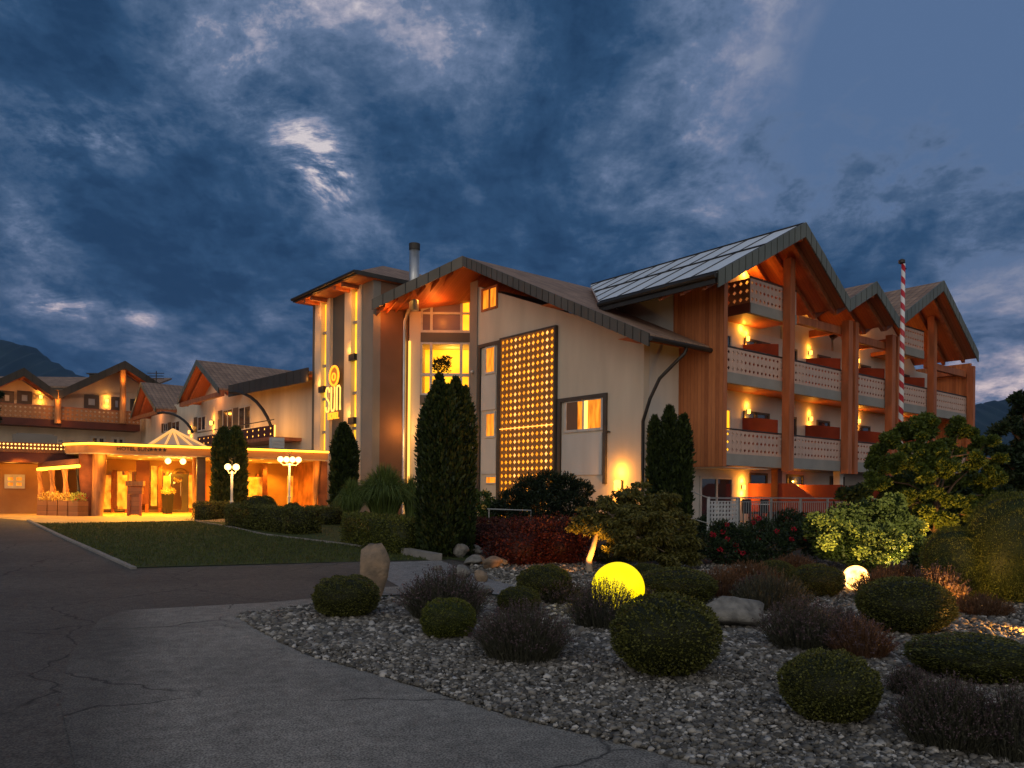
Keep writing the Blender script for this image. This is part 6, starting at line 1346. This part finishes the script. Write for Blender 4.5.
hedge([a + Vector((0, .5, 0)) for a in hline([(470, 548), (590, 546)])], hh(530, 547, 523), 1.0, 'back dark red hedge running behind the thuja', 'barberry', .05, 1000, rough=.06)
ball(256, 528, 36, 32, 'dome shaped box behind the long hedge', 0, name='box_dome', group=None); ball(291, 527, 22, 24, 'smaller domed box behind the square block', 1, name='box_dome', group=None)

def clumpy(px, pyb, boxes, m, label, leaf_px=3.2, nper=900, name='shrub', cat='shrub', flat=.85, group=None, extra=None, depth_off=0.0, blooms=None, trunk=True, asp=.5):
    """boxes: (px, py, radius in px, depth offset in m)"""
    P = G(px, pyb) + Vector((0, depth_off, 0)); P.z = g(0, P.y); s = P.y / FPX; t = plant(name, label, cat, P, group); cl = []
    for (qx, qy, qr, dd) in boxes:
        W = at(qx, qy, P.y + dd); cl.append((W.x - P.x, dd, W.z - P.z, qr * s))
    parts = []
    for (cx_, cy_, cz_, r) in cl:
        k = int(nper * (r / s / 10) ** 2); U = unit(rng.normal(0, 1, (k, 3))); q = rng.uniform(.5, 1.05, (k, 1)) * (1 + lump(U, int(abs(cx_ * 977 + cz_ * 131)) % 9999, .22, 2.5)[:, None])
        Q = np.array([cx_, cy_, cz_]) + U * q * r * np.array([1, 1, flat]); Q[:, 2] = np.maximum(Q[:, 2], .02); parts.append(leaves(Q, U + np.array([0, 0, .4]), leaf_px * s, asp, .8))
    V, F, T = join(parts); link(fast_mesh('crown', V, F, LM[m], T), 'crown', t)
    if trunk:
        b = MB()
        for (cx_, cy_, cz_, r) in cl: b.tube([(cx_ * .15, cy_ * .15, -.05), (cx_ * .5, cy_ * .5, cz_ * .6), (cx_, cy_, cz_)], [.035, .025, .01], 5)
        b.build('stems', M['bark'], t)
    if blooms:
        bm, cnt, rb, bl = blooms; parts = []
        for (cx_, cy_, cz_, r) in cl:
            for _ in range(max(1, int(cnt * r / s / 10))):
                u = rng.normal(0, 1, 3); u[1] = -abs(u[1]); u[2] = abs(u[2]) * .9; u /= np.linalg.norm(u); c = np.array([cx_, cy_, cz_]) + u * r * 1.0 * np.array([1, 1, flat]); c[2] = max(c[2], .05)
                k = 46; U = unit(rng.normal(0, 1, (k, 3))); parts.append(leaves(c + U * rb * s * np.array([1, 1, .8]) * rng.uniform(.7, 1.0, (k, 1)), U, bl * s, .9, .4))
        V, F, T = join(parts); link(fast_mesh('flowers', V, F, LM[bm], T), 'flowers', t)
    return t
# dwarf pine in front of the light panel
clumpy(548, 526, [(x, y, r, d) for x, y, r, d in [(512, 500, 13, 0), (530, 490, 16, 0), (548, 485, 16, .4), (565, 486, 14, 0), (582, 490, 11, .3), (540, 506, 18, -.3), (570, 506, 16, -.2), (520, 512, 12, 0), (588, 508, 9, 0), (497, 508, 7, .2)]], 'pine', 'dark dwarf pine bush in front of the glowing pierced panel', 3.6, 1100, 'dwarf_pine', 'pine', asp=.3)
P = G(548, 526); 
# pine candles
cd = plant('pine_shoots', 'upright pine shoots rising from the dark dwarf pine', 'pine', P) if False else None
clumpy(496, 524, [(482, 500, 11, 0), (492, 510, 12, -.2), (478, 513, 10, 0), (505, 514, 9, 0), (515, 518, 7, -.3)], 'tree', 'pale leaved rose shrub between the tall thuja and the dwarf pine', 3.2, 650, 'rose_shrub', 'shrub', blooms=('yellow_flower', .25, 1.8, 1.5))
# miscanthus
def tall_grass(px, pyb, wpx, hpx, label, n=2200):
    P = G(px, pyb) + Vector((0, .8, 0)); s = P.y / FPX; H = hpx * s; R = wpx * s / 2; t = plant('pampas_grass', label, 'ornamental grass', (P.x, P.y, g(0, P.y)), 'arching ornamental grass before the tower')
    a = rng.uniform(0, 2 * PI, n); q = rng.uniform(.1, 1, n); ct = np.stack([np.cos(a), np.sin(a)], 1); P0 = np.column_stack([ct * (q * R * .25)[:, None], np.zeros(n)])
    P1 = np.column_stack([ct * (q * R * .45)[:, None], H * rng.uniform(.75, 1.15, n)]); P2 = np.column_stack([ct * (q * R * rng.uniform(.8, 1.15, n))[:, None], H * (1.08 - .62 * q ** 1.5) * rng.uniform(.7, 1.1, n)])
    V, F, T = ribbons(P0, P1, P2, s * .45, 7, .2); link(fast_mesh('blades', V, F, LM['grass'], T), 'blades', t)
    k = n // 8; V, F, T = ribbons(P0[:k], P1[:k] * np.array([.6, .6, .7]), P2[:k] * np.array([.4, .4, .8]), s * .5, 4, .6); link(fast_mesh('old_blades', V, F, LM['lavender'], T), 'old_blades', t)
tall_grass(380, 528, 84, 56, 'largest arching grass clump between the slim and the tall thuja', 3200); tall_grass(346, 529, 44, 44, 'smaller arching grass clump right of the slim thuja', 1500); tall_grass(408, 528, 34, 46, 'arching grass clump half hidden by the tall thuja', 1200)
# japanese maple with the lit leaning trunk
P = G(590, 573); s = P.y / FPX; mp_ = plant('maple_tree', 'weeping japanese maple with a spotlit leaning trunk behind the big yellow globe', 'tree', P)
cl = []
for (qx, qy, qr, dd) in [(600, 512, 15, .5), (618, 505, 18, .8), (640, 498, 18, 1.0), (660, 508, 18, 1.0), (676, 524, 16, .8), (688, 542, 13, .6), (636, 522, 20, .2), (655, 532, 20, .2), (618, 528, 16, .1), (640, 548, 18, .0), (665, 552, 17, .1), (600, 528, 12, .2), (584, 520, 10, .5), (690, 556, 10, .4), (620, 548, 12, .1), (575, 527, 7, .5)]:
    W = at(qx, qy, P.y + dd); cl.append((W.x - P.x, dd, W.z - P.z, qr * s))
parts = []
for (a0, b0, c0, r) in cl:
    k = int(2300 * (r / s / 14) ** 2); U = unit(rng.normal(0, 1, (k, 3))); ns_ = 16; cc_ = unit(rng.normal(0, 1, (ns_, 3))) * rng.uniform(.45, 1.1, (ns_, 1)); Q = np.array([a0, b0, c0]) + (cc_[rng.integers(0, ns_, k)] * np.array([1.1, 1.1, .8]) + U * rng.uniform(.1, .42, (k, 1)) * np.array([1.2, 1.2, .55])) * r; D = np.column_stack([U[:, :2] * .9, np.full(k, -.55)]); parts.append(leaves(Q, D, 4.6 * s, .34, .45))
V, F, T = join(parts); link(fast_mesh('crown', V, F, LM['maple'], T), 'crown', mp_)
b = MB(); tr_pts = [Vector((0, 0, -.1)), Vector((-.02, .05, .25)), at(593, 548, P.y + .1) - P, at(597, 530, P.y + .3) - P, at(615, 515, P.y + .5) - P]; b.tube(tr_pts, [.075, .065, .055, .045, .03], 10)
for (a0, b0, c0, r) in cl[:12]: e0 = tr_pts[3].lerp(tr_pts[4], random.random()); b.tube([e0, (e0 + Vector((a0, b0, c0))) / 2 + Vector((0, 0, .08)), (a0, b0, c0)], [.03, .02, .008], 6)
M['bark_pale'] = mat('pale maple bark', (.42, .32, .22), (.3, .22, .15), .85, 5, .5, 24, mapping=(1, 1, .4)); b.build('trunk', M['bark_pale'], mp_, smooth=True)
# hydrangea
clumpy(865, 572, [(822, 528, 18, .3), (845, 522, 20, .5), (868, 515, 18, .6), (888, 512, 14, .6), (895, 528, 18, .3), (850, 542, 22, 0), (880, 545, 22, -.1), (905, 546, 16, 0), (830, 546, 16, .1), (893, 503, 9, .7), (915, 530, 10, .5), (868, 560, 18, -.2)], 'hydrangea', 'pale flowering hydrangea bush in front of the terrace railing', 4.2, 480, 'hydrangea_bush', 'shrub', blooms=('bloom', 9, 4.8, 2.4))
# roses
clumpy(745, 566, [(705, 545, 16, 0), (722, 532, 14, .5), (740, 540, 18, .2), (760, 530, 15, .6), (775, 545, 18, .1), (795, 535, 16, .5), (815, 545, 15, .3), (750, 553, 16, 0), (690, 552, 12, 0), (725, 553, 14, 0)], 'tree_dark', 'dark rose bed with red flowers below the terrace', 3.2, 600, 'rose_bush', 'roses', blooms=('rose', 1.6, 1.7, 1.7))
clumpy(716, 562, [(714, 547, 5, -.4), (706, 552, 4, -.4)], 'tree_dark', 'few pale roses at the left end of the dark rose bed', 3, 500, 'rose_bush', 'roses', blooms=('white_rose', 5, 1.6, 1.6))
# screening dark planting below the terrace and along the bed
for i, (px, pyb, rr_, lab) in enumerate([(710, 536, 15, 'dark low bush below the left end of the terrace railing'), (790, 534, 17, 'dark low bush below the middle of the terrace railing'), (826, 548, 16, 'dark low bush left of the hydrangea'), (665, 560, 16, 'dark low bush under the right side of the maple'), (935, 575, 15, 'dark low bush between hydrangea and tall box ball'), (612, 562, 12, 'dark low bush behind the maple trunk')]):
    clumpy(px, pyb, [(px, pyb - rr_ * .6, rr_, 0), (px - rr_, pyb - rr_ * .45, rr_ * .8, .2), (px + rr_, pyb - rr_ * .45, rr_ * .8, .2)], 'tree_dark', lab, 3.2, 500, 'low_bush', 'shrub', group='dark bushes below the terrace')
# trees at the right
def tree_px(name, label, px, pyb, boxes, m, tr_, depth=None, leaf_px=3.4, nper=700, flat=.7, group=None, toppx=None, asp=.5):
    P = G(px, pyb)
    if depth: P = at(px, 480, depth); P.z = g(0, depth)
    s = P.y / FPX; t = plant(name, label, 'tree', P, group); cl = []; parts = []
    for (qx, qy, qr, dd) in boxes: W = at(qx, qy, P.y + dd); cl.append((W.x - P.x, dd, W.z - P.z, qr * s))
    for (a0, b0, c0, r) in cl:
        k = int(nper * (r / s / 10) ** 2)
        sub = max(3, int((r / s) / 2.2))
        for _ in range(sub):   # small clumps inside the bough
            u = rng.normal(0, 1, 3); u /= np.linalg.norm(u); c = np.array([a0, b0, c0]) + u * r * rng.uniform(.3, .95) * np.array([1, 1, flat]); rs = r * rng.uniform(.28, .5); kk = k // sub
            U = unit(rng.normal(0, 1, (kk, 3))); Q = c + U * rng.uniform(.3, 1.05, (kk, 1)) * rs * np.array([1, 1, .75]); parts.append(leaves(Q, U + np.array([0, 0, .4]), leaf_px * s, asp, .8))
    V, F, T = join(parts); link(fast_mesh('crown', V, F, LM[m], T), 'crown', t)
    b = MB(); top = Vector(at(toppx[0], toppx[1], P.y)) - P if toppx else Vector((0, 0, max(c[2] for c in cl) * .7)); mid = top * .5 + Vector((tr_ * .8, 0, 0)); b.tube([(0, 0, -.2), mid * .5, mid, top], [tr_, tr_ * .85, tr_ * .7, tr_ * .35], 10)
    for (a0, b0, c0, r) in cl:
        f = random.uniform(.3, .9); e0 = (mid * (f * 2) if f < .5 else mid.lerp(top, f * 2 - 1)); e0 = Vector(e0)
        if e0.z > c0: e0 = e0 * max(.2, (c0 * .8) / max(e0.z, .01))
        b.tube([e0, (e0 + Vector((a0, b0, c0))) / 2 + Vector((0, 0, .12)), (a0, b0, c0)], [tr_ * .42, tr_ * .28, tr_ * .1], 6)
    b.build('trunk', M['bark'], t, smooth=True); return t
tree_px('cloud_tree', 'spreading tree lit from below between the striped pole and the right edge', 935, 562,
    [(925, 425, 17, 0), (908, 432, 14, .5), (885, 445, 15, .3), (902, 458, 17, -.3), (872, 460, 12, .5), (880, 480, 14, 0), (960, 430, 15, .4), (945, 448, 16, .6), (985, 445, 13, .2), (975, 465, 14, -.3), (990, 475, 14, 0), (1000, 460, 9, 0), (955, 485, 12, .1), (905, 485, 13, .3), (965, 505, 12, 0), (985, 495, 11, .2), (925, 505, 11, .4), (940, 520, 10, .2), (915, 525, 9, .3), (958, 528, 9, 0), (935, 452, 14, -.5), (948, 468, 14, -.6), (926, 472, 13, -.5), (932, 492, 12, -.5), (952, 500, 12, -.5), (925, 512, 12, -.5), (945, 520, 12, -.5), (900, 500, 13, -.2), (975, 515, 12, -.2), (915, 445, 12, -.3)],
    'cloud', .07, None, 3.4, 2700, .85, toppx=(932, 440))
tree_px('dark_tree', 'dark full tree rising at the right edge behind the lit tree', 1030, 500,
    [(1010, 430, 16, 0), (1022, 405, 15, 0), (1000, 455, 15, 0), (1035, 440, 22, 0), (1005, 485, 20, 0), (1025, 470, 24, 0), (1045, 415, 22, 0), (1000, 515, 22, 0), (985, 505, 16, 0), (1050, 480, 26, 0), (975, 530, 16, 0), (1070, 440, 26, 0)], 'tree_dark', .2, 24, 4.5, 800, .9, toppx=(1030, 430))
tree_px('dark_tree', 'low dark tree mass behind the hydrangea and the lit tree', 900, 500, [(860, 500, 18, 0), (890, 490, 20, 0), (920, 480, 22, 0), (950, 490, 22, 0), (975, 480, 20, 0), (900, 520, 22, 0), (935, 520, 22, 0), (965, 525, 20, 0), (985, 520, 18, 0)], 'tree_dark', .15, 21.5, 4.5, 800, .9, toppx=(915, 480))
tree_px('dark_tree', 'thin tree whose leaves reach in at the left edge', -22, 520, [(-14, 385, 10, 0), (-4, 395, 6, 0), (-16, 410, 9, 0), (-3, 418, 6, 0), (-6, 427, 4, 0), (-20, 400, 12, 0)], 'tree_dark', .08, 34, 3, 500, .8, toppx=(-20, 395))
# flagpole
P = at(899.5, 500, 25); P.z = g(0, 25); fp = thing('striped_pole', 'tall slim pole with red and white spiral stripes in front of the balconies', 'pole', P)
zt5 = at(901, 264, 25).z - P.z; sm_, ntp, bsp = new_mat('red white spiral'); N, L = ntp.nodes, ntp.links
tc = N.new('ShaderNodeTexCoord'); sp = N.new('ShaderNodeSeparateXYZ'); L.new(tc.outputs['Object'], sp.inputs[0])
a2 = N.new('ShaderNodeMath'); a2.operation = 'ARCTAN2'; L.new(sp.outputs[1], a2.inputs[0]); L.new(sp.outputs[0], a2.inputs[1])
q1 = N.new('ShaderNodeMath'); q1.operation = 'MULTIPLY_ADD'; L.new(sp.outputs[2], q1.inputs[0]); q1.inputs[1].default_value = 1 / .42; q2 = N.new('ShaderNodeMath'); q2.operation = 'DIVIDE'; L.new(a2.outputs[0], q2.inputs[0]); q2.inputs[1].default_value = 2 * PI; L.new(q2.outputs[0], q1.inputs[2])
fr_ = N.new('ShaderNodeMath'); fr_.operation = 'FRACT'; L.new(q1.outputs[0], fr_.inputs[0]); gt_ = N.new('ShaderNodeMath'); gt_.operation = 'GREATER_THAN'; L.new(fr_.outputs[0], gt_.inputs[0]); gt_.inputs[1].default_value = .5
mx = N.new('ShaderNodeMixRGB'); L.new(gt_.outputs[0], mx.inputs[0]); mx.inputs[1].default_value = (.50, .02, .03, 1); mx.inputs[2].default_value = (.78, .76, .74, 1); L.new(mx.outputs[0], bsp.inputs['Base Color']); bsp.inputs['Roughness'].default_value = .4
b = MB(); b.lathe([(.085, 0), (.07, zt5 * .7), (.06, zt5)], seg=16); o = b.build('pole', sm_, fp, smooth=True); o.rotation_euler.y = .006
b = MB(); b.lathe([(.05, zt5), (.1, zt5 + .03), (.1, zt5 + .12), (.04, zt5 + .16)], seg=14); b.tube([(0, 0, zt5 - .15), (.14, 0, zt5 - .15)], .03, 8); b.build('cap', M['dark_metal'], fp)
# air: pale haze box round the whole valley
hz = MB(); hz.box(-3600, 3600, -70, 4200, -25, 760); hz_m = bpy.data.materials.new('valley air'); hz_m.use_nodes = True; hn = hz_m.node_tree; hn.nodes.remove(hn.nodes['Principled BSDF'])
pv = hn.nodes.new('ShaderNodeVolumePrincipled'); pv.inputs['Color'].default_value = (.26, .50, 1.0, 1); pv.inputs['Density'].default_value = HAZE; pv.inputs['Anisotropy'].default_value = 0.0; hn.links.new(pv.outputs[0], hn.nodes['Material Output'].inputs['Volume'])
tag(hz.build('haze', hz_m), kind='stuff')
# patio set on the terrace behind the railing
tb = fthing(FR, 'patio_table', 'small table on the terrace beside the lit wall lamp', 'table', FR.X(760, -.6, 505), -.6, .6)
b = MB(); b.lathe([(.38, .70), (.38, .73)], seg=20); b.build('top', M['white_metal'], tb); b = MB(); b.tube([(0, 0, 0), (0, 0, .7)], .03, 8); b.lathe([(.2, 0), (.18, .03)]); b.build('leg', M['dark_metal'], tb)
for k, (px, lab) in enumerate(((752, 'dark wicker chair left of the terrace table'), (770, 'dark wicker chair right of the terrace table'))):
    cht = fthing(FR, 'patio_chair', lab, 'chair', FR.X(px, -.9, 505), -.9, .6, 'dark wicker chairs on the terrace')
    b = MB(); b.box(-.24, .24, -.24, .24, .38, .45); b.build('seat', M['terracotta'], cht); b = MB(); b.box(-.24, .24, .2, .25, .45, .9); b.build('backrest', M['terracotta'], cht)
    for x in (-.21, .21):
        for y in (-.21, .21): b = MB(); b.box(x - .02, x + .02, y - .02, y + .02, 0, .378); b.build('leg', M['terracotta'], cht)
# thin metal rail by the rose shrub
rl = thing('garden_rail', 'low grey metal rail in front of the pale rose shrub', 'railing', G(498, 535)); P0_ = rl.location.copy(); Dp = P0_.y
b = MB(); b.tube([at(487, 509, Dp) - P0_, at(531, 510.5, Dp) - P0_, at(531, 522, Dp) - P0_ - Vector((0, 0, .3))], .022, 6); b.tube([at(489, 509, Dp) - P0_, at(489, 530, Dp) - P0_ - Vector((0, 0, .2))], .02, 6); b.build('bar', M['grey_metal'], rl)
